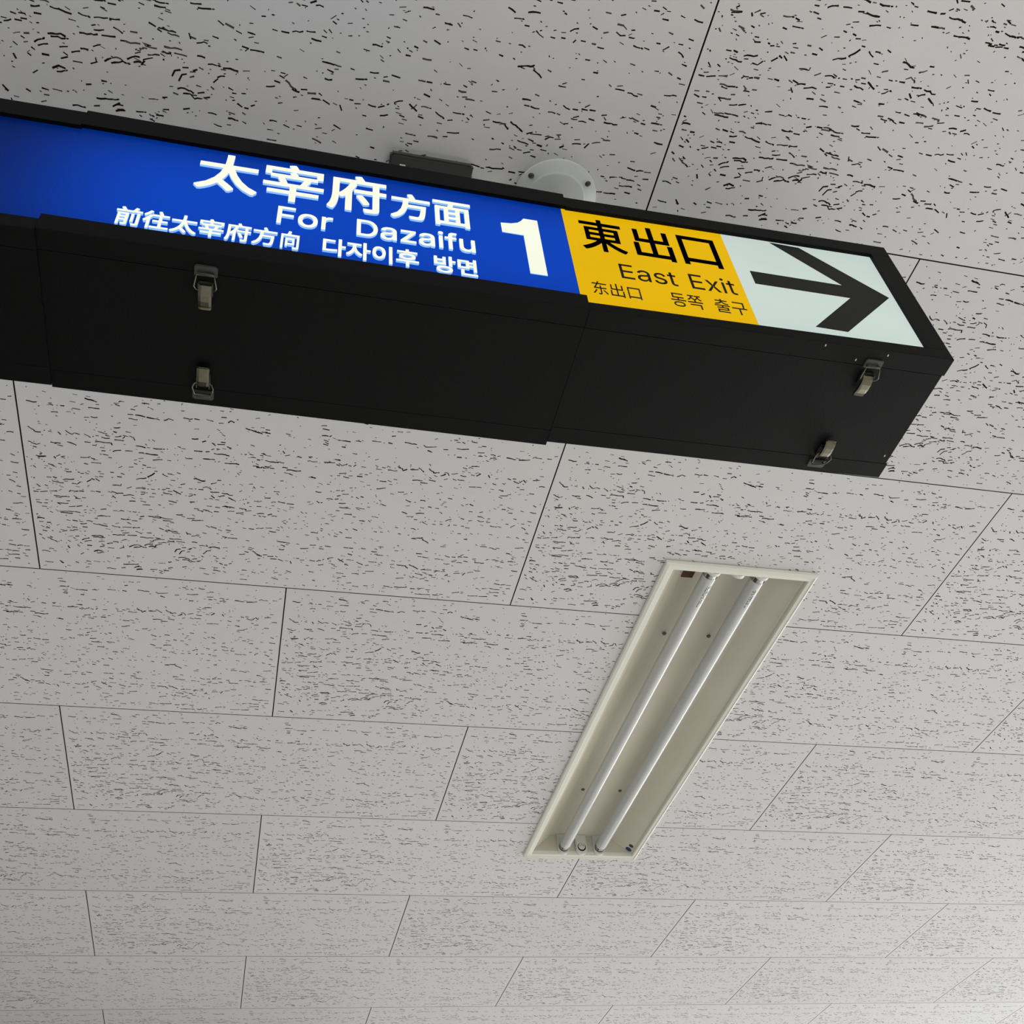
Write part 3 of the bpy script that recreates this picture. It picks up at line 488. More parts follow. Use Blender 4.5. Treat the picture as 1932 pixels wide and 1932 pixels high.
# outlines of the Latin words (1/10000 em): vertices, faces
LATIN = {'For':([(601,0),(601,5087),(3691,5087),(3691,4517),(1246,4517),(1246,2783),(3462,2783),(3462,2212),(1246,2212),(1246,0),(6173,-82),(5843,-55),(5542,27),(5268,164),(5028,349),(4825,578),(4660,850),(4539,1160),(4466,1501),(4442,1874),(4466,2254),(4539,2599),(4660,2911),(4825,3183),(5028,3413),(5268,3598),(5542,3735),(5843,3817),(6173,3844),(6506,3817),(6811,3735),(7086,3598),(7327,3413),(7530,3183),(7694,2911),(7814,2599),(7886,2254),(7911,1874),(7886,1501),(7814,1160),(7694,850),(7530,578),(7327,349),(7086,164),(6811,27),(6506,-55),(6173,464),(6413,486),(6623,551),(6803,659),(6954,803),(7077,975),(7171,1174),(7239,1395),(7279,1628),(7293,1874),(7279,2123),(7239,2358),(7171,2581),(7077,2783),(6954,2957),(6803,3102),(6623,3211),(6413,3276),(6173,3298),(5937,3276),(5730,3211),(5551,3102),(5401,2957),(5279,2784),(5184,2583),(5117,2361),(5077,2125),(5063,1874),(5077,1628),(5117,1395),(5184,1174),(5279,975),(5401,803),(5551,659),(5730,551),(5937,486),(8778,0),(8778,3793),(9368,3793),(9368,3209),(9406,3209),(9494,3388),(9618,3542),(9776,3672),(9961,3770),(10163,3828),(10382,3848),(10432,3847),(10486,3846),(10545,3844),(10601,3842),(10648,3840),(10686,3837),(10686,3223),(10659,3228),(10614,3235),(10551,3243),(10478,3251),(10401,3256),(10321,3257),(10149,3245),(9990,3208),(9843,3146),(9712,3062),(9601,2959),(9510,2835),(9443,2695),(9402,2540),(9389,2369),(9389,0)],[[0,4,1],[4,2,1],[4,3,2],[0,5,4],[0,8,5],[8,6,5],[8,7,6],[0,9,8],[27,29,28],[26,29,27],[26,30,29],[25,30,26],[25,31,30],[24,31,25],[24,32,31],[23,32,24],[23,64,32],[64,33,32],[23,65,64],[63,33,64],[23,66,65],[62,33,63],[23,67,66],[61,33,62],[22,67,23],[61,34,33],[22,68,67],[60,34,61],[22,69,68],[59,34,60],[21,69,22],[59,35,34],[21,70,69],[58,35,59],[20,70,21],[58,36,35],[20,71,70],[57,36,58],[20,72,71],[56,36,57],[56,37,36],[19,72,20],[19,73,72],[55,37,56],[18,73,19],[18,74,73],[54,37,55],[54,38,37],[18,75,74],[53,38,54],[53,39,38],[17,75,18],[17,76,75],[52,39,53],[17,77,76],[51,39,52],[16,77,17],[51,40,39],[16,78,77],[50,40,51],[15,78,16],[50,41,40],[15,79,78],[49,41,50],[15,80,79],[48,41,49],[14,80,15],[48,42,41],[14,81,80],[47,42,48],[14,46,81],[46,42,47],[14,42,46],[13,42,14],[13,43,42],[12,43,13],[12,44,43],[11,44,12],[11,45,44],[10,45,11],[91,93,92],[91,94,93],[91,95,94],[91,96,95],[91,97,96],[91,98,97],[91,99,98],[90,99,91],[82,84,83],[82,85,84],[89,99,90],[88,99,89],[87,101,88],[101,100,88],[100,99,88],[86,105,87],[105,104,87],[104,103,87],[103,102,87],[102,101,87],[86,106,105],[86,107,106],[82,86,85],[82,113,86],[113,112,86],[112,111,86],[111,110,86],[110,109,86],[109,108,86],[108,107,86],[82,114,113],[82,115,114]]),'Dazaifu':([(601,5087),(2528,5087),(3068,5000),(3572,4746),(4004,4342),(4336,3815),(4545,3202),(4616,2544),(4545,1885),(4336,1272),(4004,745),(3572,341),(3068,87),(2528,0),(601,0),(1241,4511),(2528,4511),(2903,4444),(3252,4247),(3552,3935),(3782,3527),(3927,3053),(3976,2544),(3927,2034),(3782,1560),(3552,1152),(3252,840),(2903,643),(2528,576),(1241,576),(6620,-85),(6388,-70),(6170,-25),(5966,50),(5783,153),(5627,285),(5498,446),(5403,632),(5345,843),(5326,1079),(5340,1284),(5383,1460),(5454,1610),(5549,1736),(5663,1843),(5797,1931),(5946,2003),(6105,2061),(6275,2107),(6451,2143),(6627,2173),(6804,2199),(7018,2226),(7203,2249),(7359,2267),(7489,2287),(7594,2314),(7675,2349),(7732,2397),(7766,2463),(7777,2547),(7777,2567),(7768,2717),(7738,2850),(7689,2967),(7619,3068),(7530,3152),(7421,3220),(7292,3269),(7144,3298),(6978,3308),(6807,3299),(6652,3270),(6514,3223),(6393,3161),(6287,3089),(6198,3008),(6125,2920),(6066,2830),(6023,2738),(5432,2912),(5533,3126),(5658,3309),(5807,3460),(5976,3583),(6157,3681),(6352,3754),(6554,3804),(6757,3834),(6961,3844),(7103,3839),(7253,3822),(7412,3793),(7573,3749),(7729,3686),(7880,3604),(8019,3498),(8141,3364),(8245,3202),(8325,3009),(8373,2779),(8389,2513),(8389,0),(7788,0),(7788,519),(7747,519),(7695,429),(7627,338),(7542,246),(7439,157),(7316,79),(7175,10),(7012,-43),(6827,-75),(6726,454),(6942,469),(7133,513),(7301,587),(7445,685),(7563,800),(7656,932),(7724,1076),(7764,1225),(7777,1379),(7777,1898),(7743,1870),(7689,1844),(7617,1820),(7531,1798),(7437,1777),(7335,1758),(7230,1741),(7127,1726),(7025,1712),(6930,1700),(6847,1689),(6777,1680),(6634,1657),(6497,1626),(6366,1586),(6246,1535),(6143,1471),(6057,1393),(5992,1299),(5953,1184),(5941,1048),(5952,925),(5985,817),(6041,722),(6117,641),(6210,575),(6320,522),(6444,484),(6579,462),(9331,0),(9331,457),(11454,3196),(11454,3230),(9392,3230),(9392,3793),(12240,3793),(12240,3308),(10174,601),(10174,563),(12301,563),(12301,0),(14315,-85),(14083,-70),(13866,-25),(13662,50),(13478,153),(13323,285),(13194,446),(13098,632),(13041,843),(13022,1079),(13036,1284),(13078,1460),(13150,1610),(13245,1736),(13359,1843),(13493,1931),(13641,2003),(13801,2061),(13971,2107),(14146,2143),(14323,2173),(14500,2199),(14713,2226),(14898,2249),(15055,2267),(15185,2287),(15290,2314),(15370,2349),(15427,2397),(15461,2463),(15473,2547),(15473,2567),(15463,2717),(15433,2850),(15384,2967),(15315,3068),(15226,3152),(15116,3220),(14987,3269),(14840,3298),(14674,3308),(14502,3299),(14348,3270),(14210,3223),(14088,3161),(13983,3089),(13894,3008),(13820,2920),(13762,2830),(13718,2738),(13127,2912),(13228,3126),(13353,3309),(13503,3460),(13671,3583),(13853,3681),(14047,3754),(14249,3804),(14453,3834),(14657,3844),(14798,3839),(14948,3822),(15108,3793),(15269,3749),(15425,3686),(15575,3604),(15715,3498),(15836,3364),(15941,3202),(16020,3009),(16068,2779),(16084,2513),(16084,0),(15483,0),(15483,519),(15442,519),(15391,429),(15322,338),(15237,246),(15134,157),(15012,79),(14870,10),(14708,-43),(14523,-75),(14421,454),(14637,469),(14829,513),(14997,587),(15140,685),(15258,800),(15352,932),(15419,1076),(15459,1225),(15473,1379),(15473,1898),(15438,1870),(15385,1844),(15312,1820),(15226,1798),(15133,1777),(15031,1758),(14926,1741),(14822,1726),(14720,1712),(14625,1700),(14543,1689),(14473,1680),(14330,1657),(14193,1626),(14061,1586),(13941,1535),(13838,1471),(13752,1393),(13688,1299),(13649,1184),(13636,1048),(13647,925),(13681,817),(13737,722),(13812,641),(13905,575),(14015,522),(14139,484),(14274,462),(17446,4428),(17336,4441),(17236,4480),(17147,4546),(17078,4630),(17037,4725),(17023,4831),(17037,4939),(17078,5035),(17147,5119),(17236,5185),(17336,5224),(17446,5237),(17559,5224),(17659,5185),(17748,5119),(17818,5035),(17859,4939),(17873,4831),(17859,4725),(17818,4630),(17748,4546),(17659,4480),(17559,4441),(17136,0),(17136,3793),(17747,3793),(17747,0),(20557,3793),(20557,3271),(18341,3271),(18341,3793),(19082,0),(19082,4315),(19098,4520),(19148,4701),(19232,4858),(19343,4992),(19475,5102),(19628,5188),(19795,5249),(19969,5286),(20150,5299),(20281,5295),(20398,5285),(20498,5268),(20583,5248),(20652,5229),(20703,5210),(20550,4684),(20516,4696),(20475,4708),(20425,4720),(20367,4730),(20299,4737),(20222,4739),(20054,4723),(19920,4677),(19819,4599),(19749,4491),(19707,4353),(19693,4186),(19693,0),(22636,-51),(22391,-34),(22166,19),(21961,108),(21781,231),(21628,391),(21504,587),(21412,819),(21357,1086),(21338,1390),(21338,3793),(21949,3793),(21949,1441),(21975,1167),(22053,936),(22182,749),(22355,612),(22566,529),(22813,502),(22989,515),(23152,554),(23303,620),(23438,711),(23552,827),(23646,968),(23716,1132),(23759,1318),(23773,1526),(23773,3793),(24384,3793),(24384,0),(23793,0),(23793,918),(23885,918),(23751,600),(23583,350),(23383,169),(23156,47),(22907,-27)],[[0,1,16],[0,16,15],[1,2,17],[1,17,16],[2,3,18],[2,18,17],[3,4,19],[3,19,18],[4,5,20],[4,20,19],[5,6,21],[5,21,20],[6,7,22],[6,22,21],[7,8,23],[7,23,22],[8,9,24],[8,24,23],[9,10,25],[9,25,24],[10,11,26],[10,26,25],[11,12,27],[11,27,26],[12,13,28],[12,28,27],[13,14,29],[13,29,28],[14,0,15],[14,15,29],[88,90,89],[88,91,90],[87,91,88],[87,92,91],[86,92,87],[86,93,92],[85,93,86],[85,94,93],[85,95,94],[84,95,85],[84,96,95],[83,96,84],[83,97,96],[82,97,83],[82,70,97],[70,69,97],[69,98,97],[81,71,82],[71,70,82],[81,72,71],[68,98,69],[81,73,72],[67,98,68],[81,74,73],[66,98,67],[66,99,98],[81,75,74],[65,99,66],[80,75,81],[80,76,75],[64,99,65],[64,100,99],[80,77,76],[63,100,64],[80,78,77],[79,78,80],[62,100,63],[62,101,100],[61,101,62],[60,101,61],[59,101,60],[59,102,101],[58,102,59],[57,102,58],[56,124,57],[124,102,57],[55,124,56],[54,124,55],[53,124,54],[52,124,53],[51,124,52],[50,124,51],[49,124,50],[48,124,49],[47,124,48],[46,124,47],[45,124,46],[44,124,45],[44,125,124],[123,102,124],[44,126,125],[44,127,126],[43,127,44],[43,128,127],[43,129,128],[43,130,129],[43,131,130],[43,132,131],[42,132,43],[42,133,132],[42,134,133],[42,135,134],[42,136,135],[42,137,136],[42,138,137],[42,139,138],[41,139,42],[41,140,139],[41,141,140],[41,142,141],[40,142,41],[40,143,142],[122,102,123],[40,144,143],[39,144,40],[121,102,122],[39,145,144],[38,145,39],[120,102,121],[38,146,145],[119,102,120],[38,147,146],[37,147,38],[37,148,147],[118,104,119],[104,102,119],[37,149,148],[117,104,118],[37,150,149],[36,150,37],[116,105,117],[105,104,117],[36,151,150],[36,152,151],[116,106,105],[103,102,104],[115,106,116],[36,153,152],[114,106,115],[36,114,153],[36,106,114],[35,106,36],[35,107,106],[35,108,107],[34,108,35],[34,109,108],[34,110,109],[33,110,34],[33,111,110],[32,111,33],[32,112,111],[31,112,32],[31,113,112],[30,113,31],[158,160,159],[158,161,160],[158,157,161],[157,156,161],[156,162,161],[155,162,156],[155,163,162],[155,164,163],[155,165,164],[154,165,155],[224,226,225],[224,227,226],[223,227,224],[223,228,227],[222,228,223],[222,229,228],[221,229,222],[221,230,229],[221,231,230],[220,231,221],[220,232,231],[219,232,220],[219,233,232],[218,233,219],[218,206,233],[206,205,233],[205,234,233],[217,207,218],[207,206,218],[217,208,207],[204,234,205],[217,209,208],[203,234,204],[217,210,209],[202,234,203],[202,235,234],[217,211,210],[201,235,202],[216,211,217],[216,212,211],[200,235,201],[200,236,235],[216,213,212],[199,236,200],[216,214,213],[215,214,216],[198,236,199],[198,237,236],[197,237,198],[196,237,197],[195,237,196],[195,238,237],[194,238,195],[193,238,194],[192,260,193],[260,238,193],[191,260,192],[190,260,191],[189,260,190],[188,260,189],[187,260,188],[186,260,187],[185,260,186],[184,260,185],[183,260,184],[182,260,183],[181,260,182],[180,260,181],[180,261,260],[259,238,260],[180,262,261],[180,263,262],[179,263,180],[179,264,263],[179,265,264],[179,266,265],[179,267,266],[179,268,267],[178,268,179],[178,269,268],[178,270,269],[178,271,270],[178,272,271],[178,273,272],[178,274,273],[178,275,274],[177,275,178],[177,276,275],[177,277,276],[177,278,277],[176,278,177],[176,279,278],[258,238,259],[176,280,279],[175,280,176],[257,238,258],[175,281,280],[174,281,175],[256,238,257],[174,282,281],[255,238,256],[174,283,282],[173,283,174],[173,284,283],[254,240,255],[240,238,255],[173,285,284],[253,240,254],[173,286,285],[172,286,173],[252,241,253],[241,240,253],[172,287,286],[172,288,287],[252,242,241],[239,238,240],[251,242,252],[172,289,288],[250,242,251],[172,250,289],[172,242,250],[171,242,172],[171,243,242],[171,244,243],[170,244,171],[170,245,244],[170,246,245],[169,246,170],[169,247,246],[168,247,169],[168,248,247],[167,248,168],[167,249,248],[166,249,167],[314,316,315],[314,317,316],[301,303,302],[300,303,301],[300,304,303],[299,304,300],[299,305,304],[298,305,299],[298,306,305],[297,306,298],[297,307,306],[296,307,297],[296,308,307],[295,308,296],[295,309,308],[294,309,295],[294,310,309],[293,310,294],[293,311,310],[292,311,293],[292,312,311],[291,312,292],[291,313,312],[290,313,291],[331,333,332],[331,334,333],[330,334,331],[330,335,334],[330,336,335],[329,336,330],[329,337,336],[329,338,337],[329,339,338],[328,339,329],[327,341,328],[341,340,328],[340,339,328],[326,343,327],[343,342,327],[342,341,327],[325,345,326],[345,344,326],[344,343,326],[325,346,345],[325,347,346],[324,347,325],[324,348,347],[324,349,348],[323,349,324],[323,350,349],[323,351,350],[322,351,323],[322,352,351],[320,318,321],[320,319,318],[362,364,363],[362,365,364],[380,382,381],[380,383,382],[379,383,380],[362,366,365],[361,366,362],[378,386,379],[386,383,379],[361,367,366],[377,386,378],[360,367,361],[376,385,377],[385,386,377],[360,368,367],[376,387,385],[387,384,385],[387,383,386],[375,387,376],[359,368,360],[359,369,368],[374,387,375],[373,387,374],[359,370,369],[373,388,387],[384,383,387],[358,370,359],[372,388,373],[358,371,370],[371,388,372],[358,388,371],[357,388,358],[357,389,388],[356,389,357],[356,390,389],[355,390,356],[355,391,390],[354,391,355],[354,353,391]]),'East':([(601,0),(601,5087),(3725,5087),(3725,4517),(1246,4517),(1246,2858),(3554,2858),(3554,2287),(1246,2287),(1246,570),(3752,570),(3752,0),(5784,-85),(5552,-70),(5334,-25),(5130,50),(4947,153),(4791,285),(4662,446),(4566,632),(4509,843),(4490,1079),(4504,1284),(4546,1460),(4618,1610),(4713,1736),(4827,1843),(4961,1931),(5109,2003),(5269,2061),(5439,2107),(5614,2143),(5791,2173),(5968,2199),(6181,2226),(6366,2249),(6523,2267),(6653,2287),(6758,2314),(6839,2349),(6895,2397),(6930,2463),(6941,2547),(6941,2567),(6931,2717),(6901,2850),(6852,2967),(6783,3068),(6694,3152),(6584,3220),(6455,3269),(6308,3298),(6142,3308),(5971,3299),(5816,3270),(5678,3223),(5556,3161),(5451,3089),(5362,3008),(5288,2920),(5230,2830),(5186,2738),(4595,2912),(4696,3126),(4822,3309),(4971,3460),(5139,3583),(5321,3681),(5516,3754),(5718,3804),(5921,3834),(6125,3844),(6266,3839),(6416,3822),(6576,3793),(6737,3749),(6893,3686),(7043,3604),(7183,3498),(7304,3364),(7409,3202),(7488,3009),(7536,2779),(7552,2513),(7552,0),(6951,0),(6951,519),(6910,519),(6859,429),(6790,338),(6705,246),(6602,157),(6480,79),(6338,10),(6176,-43),(5991,-75),(5889,454),(6105,469),(6297,513),(6465,587),(6608,685),(6726,800),(6820,932),(6887,1076),(6927,1225),(6941,1379),(6941,1898),(6906,1870),(6853,1844),(6780,1820),(6695,1798),(6601,1777),(6499,1758),(6394,1741),(6290,1726),(6188,1712),(6093,1700),(6011,1689),(5941,1680),(5798,1657),(5661,1626),(5529,1586),(5409,1535),(5306,1471),(5220,1393),(5156,1299),(5117,1184),(5104,1048),(5115,925),(5149,817),(5205,722),(5281,641),(5373,575),(5483,522),(5607,484),(5743,462),(9898,-82),(9645,-69),(9413,-30),(9199,34),(9008,124),(8840,239),(8696,379),(8579,543),(8491,731),(8433,942),(9017,1065),(9084,874),(9184,720),(9319,603),(9483,520),(9674,471),(9891,454),(10137,473),(10347,529),(10522,623),(10653,743),(10732,878),(10758,1028),(10742,1152),(10696,1262),(10618,1357),(10509,1437),(10369,1501),(10198,1550),(9570,1700),(9255,1797),(8999,1924),(8800,2081),(8659,2269),(8574,2488),(8546,2738),(8566,2948),(8627,3140),(8728,3315),(8865,3469),(9032,3599),(9228,3704),(9450,3782),(9690,3829),(9949,3844),(10196,3831),(10418,3791),(10616,3725),(10790,3635),(10940,3524),(11067,3392),(11171,3242),(11255,3078),(11318,2899),(10758,2772),(10699,2911),(10615,3039),(10504,3156),(10360,3250),(10176,3307),(9952,3325),(9738,3308),(9549,3256),(9387,3168),(9263,3055),(9188,2922),(9164,2772),(9181,2640),(9232,2527),(9317,2433),(9439,2353),(9598,2285),(9795,2229),(10372,2093),(10688,1996),(10944,1870),(11140,1714),(11279,1528),(11362,1312),(11390,1065),(11369,850),(11306,652),(11202,471),(11060,311),(10885,175),(10676,65),(10439,-17),(10180,-66),(13766,3793),(13766,3271),(11792,3271),(11792,3793),(12376,4712),(12987,4712),(12987,976),(12999,825),(13032,704),(13088,613),(13171,549),(13285,511),(13431,498),(13474,500),(13523,504),(13580,510),(13638,519),(13694,527),(13745,536),(13858,17),(13793,-2),(13723,-16),(13646,-27),(13567,-35),(13488,-39),(13411,-41),(13107,-13),(12853,72),(12648,213),(12497,406),(12406,644),(12376,929)],[[0,4,1],[4,2,1],[4,3,2],[0,5,4],[0,8,5],[8,6,5],[8,7,6],[0,9,8],[0,10,9],[0,11,10],[70,72,71],[70,73,72],[69,73,70],[69,74,73],[68,74,69],[68,75,74],[67,75,68],[67,76,75],[67,77,76],[66,77,67],[66,78,77],[65,78,66],[65,79,78],[64,79,65],[64,52,79],[52,51,79],[51,80,79],[63,53,64],[53,52,64],[63,54,53],[50,80,51],[63,55,54],[49,80,50],[63,56,55],[48,80,49],[48,81,80],[63,57,56],[47,81,48],[62,57,63],[62,58,57],[46,81,47],[46,82,81],[62,59,58],[45,82,46],[62,60,59],[61,60,62],[44,82,45],[44,83,82],[43,83,44],[42,83,43],[41,83,42],[41,84,83],[40,84,41],[39,84,40],[38,106,39],[106,84,39],[37,106,38],[36,106,37],[35,106,36],[34,106,35],[33,106,34],[32,106,33],[31,106,32],[30,106,31],[29,106,30],[28,106,29],[27,106,28],[26,106,27],[26,107,106],[105,84,106],[26,108,107],[26,109,108],[25,109,26],[25,110,109],[25,111,110],[25,112,111],[25,113,112],[25,114,113],[24,114,25],[24,115,114],[24,116,115],[24,117,116],[24,118,117],[24,119,118],[24,120,119],[24,121,120],[23,121,24],[23,122,121],[23,123,122],[23,124,123],[22,124,23],[22,125,124],[104,84,105],[22,126,125],[21,126,22],[103,84,104],[21,127,126],[20,127,21],[102,84,103],[20,128,127],[101,84,102],[20,129,128],[19,129,20],[19,130,129],[100,86,101],[86,84,101],[19,131,130],[99,86,100],[19,132,131],[18,132,19],[98,87,99],[87,86,99],[18,133,132],[18,134,133],[98,88,87],[85,84,86],[97,88,98],[18,135,134],[96,88,97],[18,96,135],[18,88,96],[17,88,18],[17,89,88],[17,90,89],[16,90,17],[16,91,90],[16,92,91],[15,92,16],[15,93,92],[14,93,15],[14,94,93],[13,94,14],[13,95,94],[12,95,13],[179,181,180],[179,182,181],[178,182,179],[178,183,182],[177,183,178],[177,184,183],[176,184,177],[176,185,184],[175,185,176],[175,186,185],[174,186,175],[174,196,186],[196,187,186],[174,197,196],[195,187,196],[173,197,174],[173,198,197],[194,187,195],[173,199,198],[193,187,194],[193,188,187],[173,200,199],[192,188,193],[172,200,173],[192,189,188],[172,201,200],[191,189,192],[171,201,172],[171,202,201],[190,189,191],[171,203,202],[170,203,171],[170,204,203],[170,205,204],[169,205,170],[169,206,205],[169,207,206],[169,208,207],[168,208,169],[168,209,208],[168,210,209],[167,210,168],[167,211,210],[166,211,167],[166,212,211],[165,212,166],[165,213,212],[164,213,165],[163,213,164],[163,214,213],[162,214,163],[161,214,162],[160,214,161],[160,215,214],[159,215,160],[158,215,159],[145,147,146],[158,216,215],[157,216,158],[144,147,145],[156,216,157],[144,148,147],[156,217,216],[155,217,156],[143,148,144],[143,149,148],[155,218,217],[154,218,155],[143,150,149],[142,150,143],[153,218,154],[142,151,150],[152,218,153],[152,219,218],[142,152,151],[142,219,152],[141,219,142],[141,220,219],[140,220,141],[140,221,220],[139,221,140],[139,222,221],[138,222,139],[138,223,222],[137,223,138],[137,136,223],[255,229,228],[255,230,229],[226,224,227],[226,225,224],[255,231,230],[254,231,255],[254,232,231],[254,233,232],[253,233,254],[253,234,233],[253,235,234],[241,243,242],[240,243,241],[239,243,240],[253,236,235],[238,243,239],[237,243,238],[236,243,237],[253,243,236],[252,243,253],[251,243,252],[250,243,251],[250,244,243],[250,245,244],[249,245,250],[249,246,245],[249,247,246],[249,248,247]]),'Exit':([(601,0),(601,5087),(3725,5087),(3725,4517),(1246,4517),(1246,2858),(3554,2858),(3554,2287),(1246,2287),(1246,570),(3752,570),(3752,0),(4394,0),(5900,2182),(5896,1710),(4473,3793),(5186,3793),(5661,3056),(5776,2875),(5882,2701),(5978,2533),(6070,2371),(6163,2213),(6258,2059),(5941,2059),(6036,2213),(6126,2371),(6210,2533),(6299,2701),(6402,2875),(6518,3056),(7002,3793),(7702,3793),(6272,1687),(6272,2141),(7764,0),(7054,0),(6494,854),(6380,1030),(6277,1199),(6185,1361),(6096,1517),(6006,1669),(5913,1816),(6231,1816),(6140,1669),(6053,1517),(5970,1361),(5882,1199),(5781,1030),(5667,854),(5101,0),(8808,4428),(8698,4441),(8598,4480),(8510,4546),(8440,4630),(8399,4725),(8385,4831),(8399,4939),(8440,5035),(8510,5119),(8598,5185),(8698,5224),(8808,5237),(8921,5224),(9022,5185),(9111,5119),(9180,5035),(9221,4939),(9235,4831),(9221,4725),(9180,4630),(9111,4546),(9022,4480),(8921,4441),(8498,0),(8498,3793),(9109,3793),(9109,0),(11676,3793),(11676,3271),(9703,3271),(9703,3793),(10287,4712),(10898,4712),(10898,976),(10909,825),(10943,704),(10999,613),(11082,549),(11196,511),(11342,498),(11384,500),(11434,504),(11490,510),(11549,519),(11604,527),(11656,536),(11769,17),(11704,-2),(11633,-16),(11557,-27),(11478,-35),(11399,-39),(11321,-41),(11018,-13),(10764,72),(10558,213),(10407,406),(10317,644),(10287,929)],[[0,4,1],[4,2,1],[4,3,2],[0,5,4],[0,8,5],[8,6,5],[8,7,6],[0,9,8],[0,10,9],[0,11,10],[14,16,15],[14,17,16],[30,32,31],[30,33,32],[14,18,17],[29,33,30],[14,19,18],[28,33,29],[14,13,19],[13,20,19],[27,34,28],[34,33,28],[13,21,20],[26,34,27],[13,25,21],[25,22,21],[25,22,26],[22,34,26],[23,34,22],[13,24,25],[12,24,13],[23,35,34],[12,43,24],[43,23,24],[43,44,23],[44,35,23],[12,42,43],[45,35,44],[12,46,42],[46,41,42],[46,41,45],[41,35,45],[12,47,46],[40,35,41],[12,48,47],[39,35,40],[12,49,48],[38,35,39],[12,50,49],[37,35,38],[12,51,50],[36,35,37],[76,78,77],[76,79,78],[63,65,64],[62,65,63],[62,66,65],[61,66,62],[61,67,66],[60,67,61],[60,68,67],[59,68,60],[59,69,68],[58,69,59],[58,70,69],[57,70,58],[57,71,70],[56,71,57],[56,72,71],[55,72,56],[55,73,72],[54,73,55],[54,74,73],[53,74,54],[53,75,74],[52,75,53],[111,85,84],[111,86,85],[82,80,83],[82,81,80],[111,87,86],[110,87,111],[110,88,87],[110,89,88],[109,89,110],[109,90,89],[109,91,90],[97,99,98],[96,99,97],[95,99,96],[109,92,91],[94,99,95],[93,99,94],[92,99,93],[109,99,92],[108,99,109],[107,99,108],[106,99,107],[106,100,99],[106,101,100],[105,101,106],[105,102,101],[105,103,102],[105,104,103]])}
def text_poly(body, x0, x1, z0, z1, y, depth, bold=0.0, side=True, mats=None, parent=None, name='lettering', zfun=None, extra=1.0):
    """one word as raised letters, its ink box fitted to x0..x1 / z0..z1 (z0 upper) on the face at y"""
    bm = bmesh.new()
    if body in LATIN:
        vv = [bm.verts.new((p[0] / 10000, p[1] / 10000, 0)) for p in LATIN[body][0]]
        for q in LATIN[body][1]: bm.faces.new([vv[i] for i in q])
        bmesh.ops.triangulate(bm, faces=bm.faces)
    else:
        cu = bpy.data.curves.new('word', 'FONT'); cu.body = body; cu.size = 1.0; cu.resolution_u = 4
        to = bpy.data.objects.new('word', cu); COL.objects.link(to)
        bpy.context.view_layer.update()
        me = to.to_mesh()
        bm.from_mesh(me); to.to_mesh_clear()
        bpy.data.objects.remove(to); bpy.data.curves.remove(cu)
    bmesh.ops.remove_doubles(bm, verts=bm.verts, dist=1e-5)
    xs = [v.co.x for v in bm.verts]; ys = [v.co.y for v in bm.verts]
    ax, bx, ay, by = min(xs), max(xs), min(ys), max(ys)
    x0 += bold; x1 -= bold; z0 -= bold; z1 += bold
    for v in bm.verts:
        X = x0 + (v.co.x - ax) / (bx - ax) * (x1 - x0); Z = z1 + (v.co.y - ay) / (by - ay) * (z0 - z1)
        if zfun: Z += zfun(X)
        v.co = (X, y, Z)
    if bold:                                 # heavier weight: the outline repeated round a small square
        src = list(bm.faces); bz = bold
        for dx, dz in ((-1, -1), (0, -1), (1, -1), (-1, 0), (1, 0), (-1, 1), (0, 1), (1, 1)):
            g = bmesh.ops.duplicate(bm, geom=src)
            for v in [q for q in g['geom'] if isinstance(q, bmesh.types.BMVert)]: v.co.x += dx * bold; v.co.z += dz * bz
    for f in bm.faces: f.material_index = 0
    r = bmesh.ops.extrude_face_region(bm, geom=list(bm.faces))
    for v in [g for g in r['geom'] if isinstance(g, bmesh.types.BMVert)]: v.co.y -= depth
    bmesh.ops.recalc_face_normals(bm, faces=bm.faces)
    bm.normal_update()
    for f in bm.faces: f.material_index = 1 if (len(mats) > 1 and abs(f.normal.y) < 0.5) else 0
    o = obj(name, bm, mats, parent); return o

def poly_prism(pts, y, depth, mats, parent, name, zfun=None):
    bm = bmesh.new()
    P = [(x, z + (zfun(x) if zfun else 0)) for x, z in pts]
    A = [bm.verts.new((x, y - depth, z)) for x, z in P]; B = [bm.verts.new((x, y, z)) for x, z in P]
    bm.faces.new(A); bm.faces.new(B[::-1])
    for i in range(len(P)): bm.faces.new((A[i], A[(i + 1) % len(P)], B[(i + 1) % len(P)], B[i]))
    bmesh.ops.recalc_face_normals(bm, faces=bm.faces)
    bmesh.ops.triangulate(bm, faces=[f for f in bm.faces if len(f.verts) > 4])
    bm.normal_update()
    for f in bm.faces: f.material_index = 1 if (len(mats) > 1 and abs(f.normal.y) < 0.5) else 0
    return obj(name, bm, mats, parent)

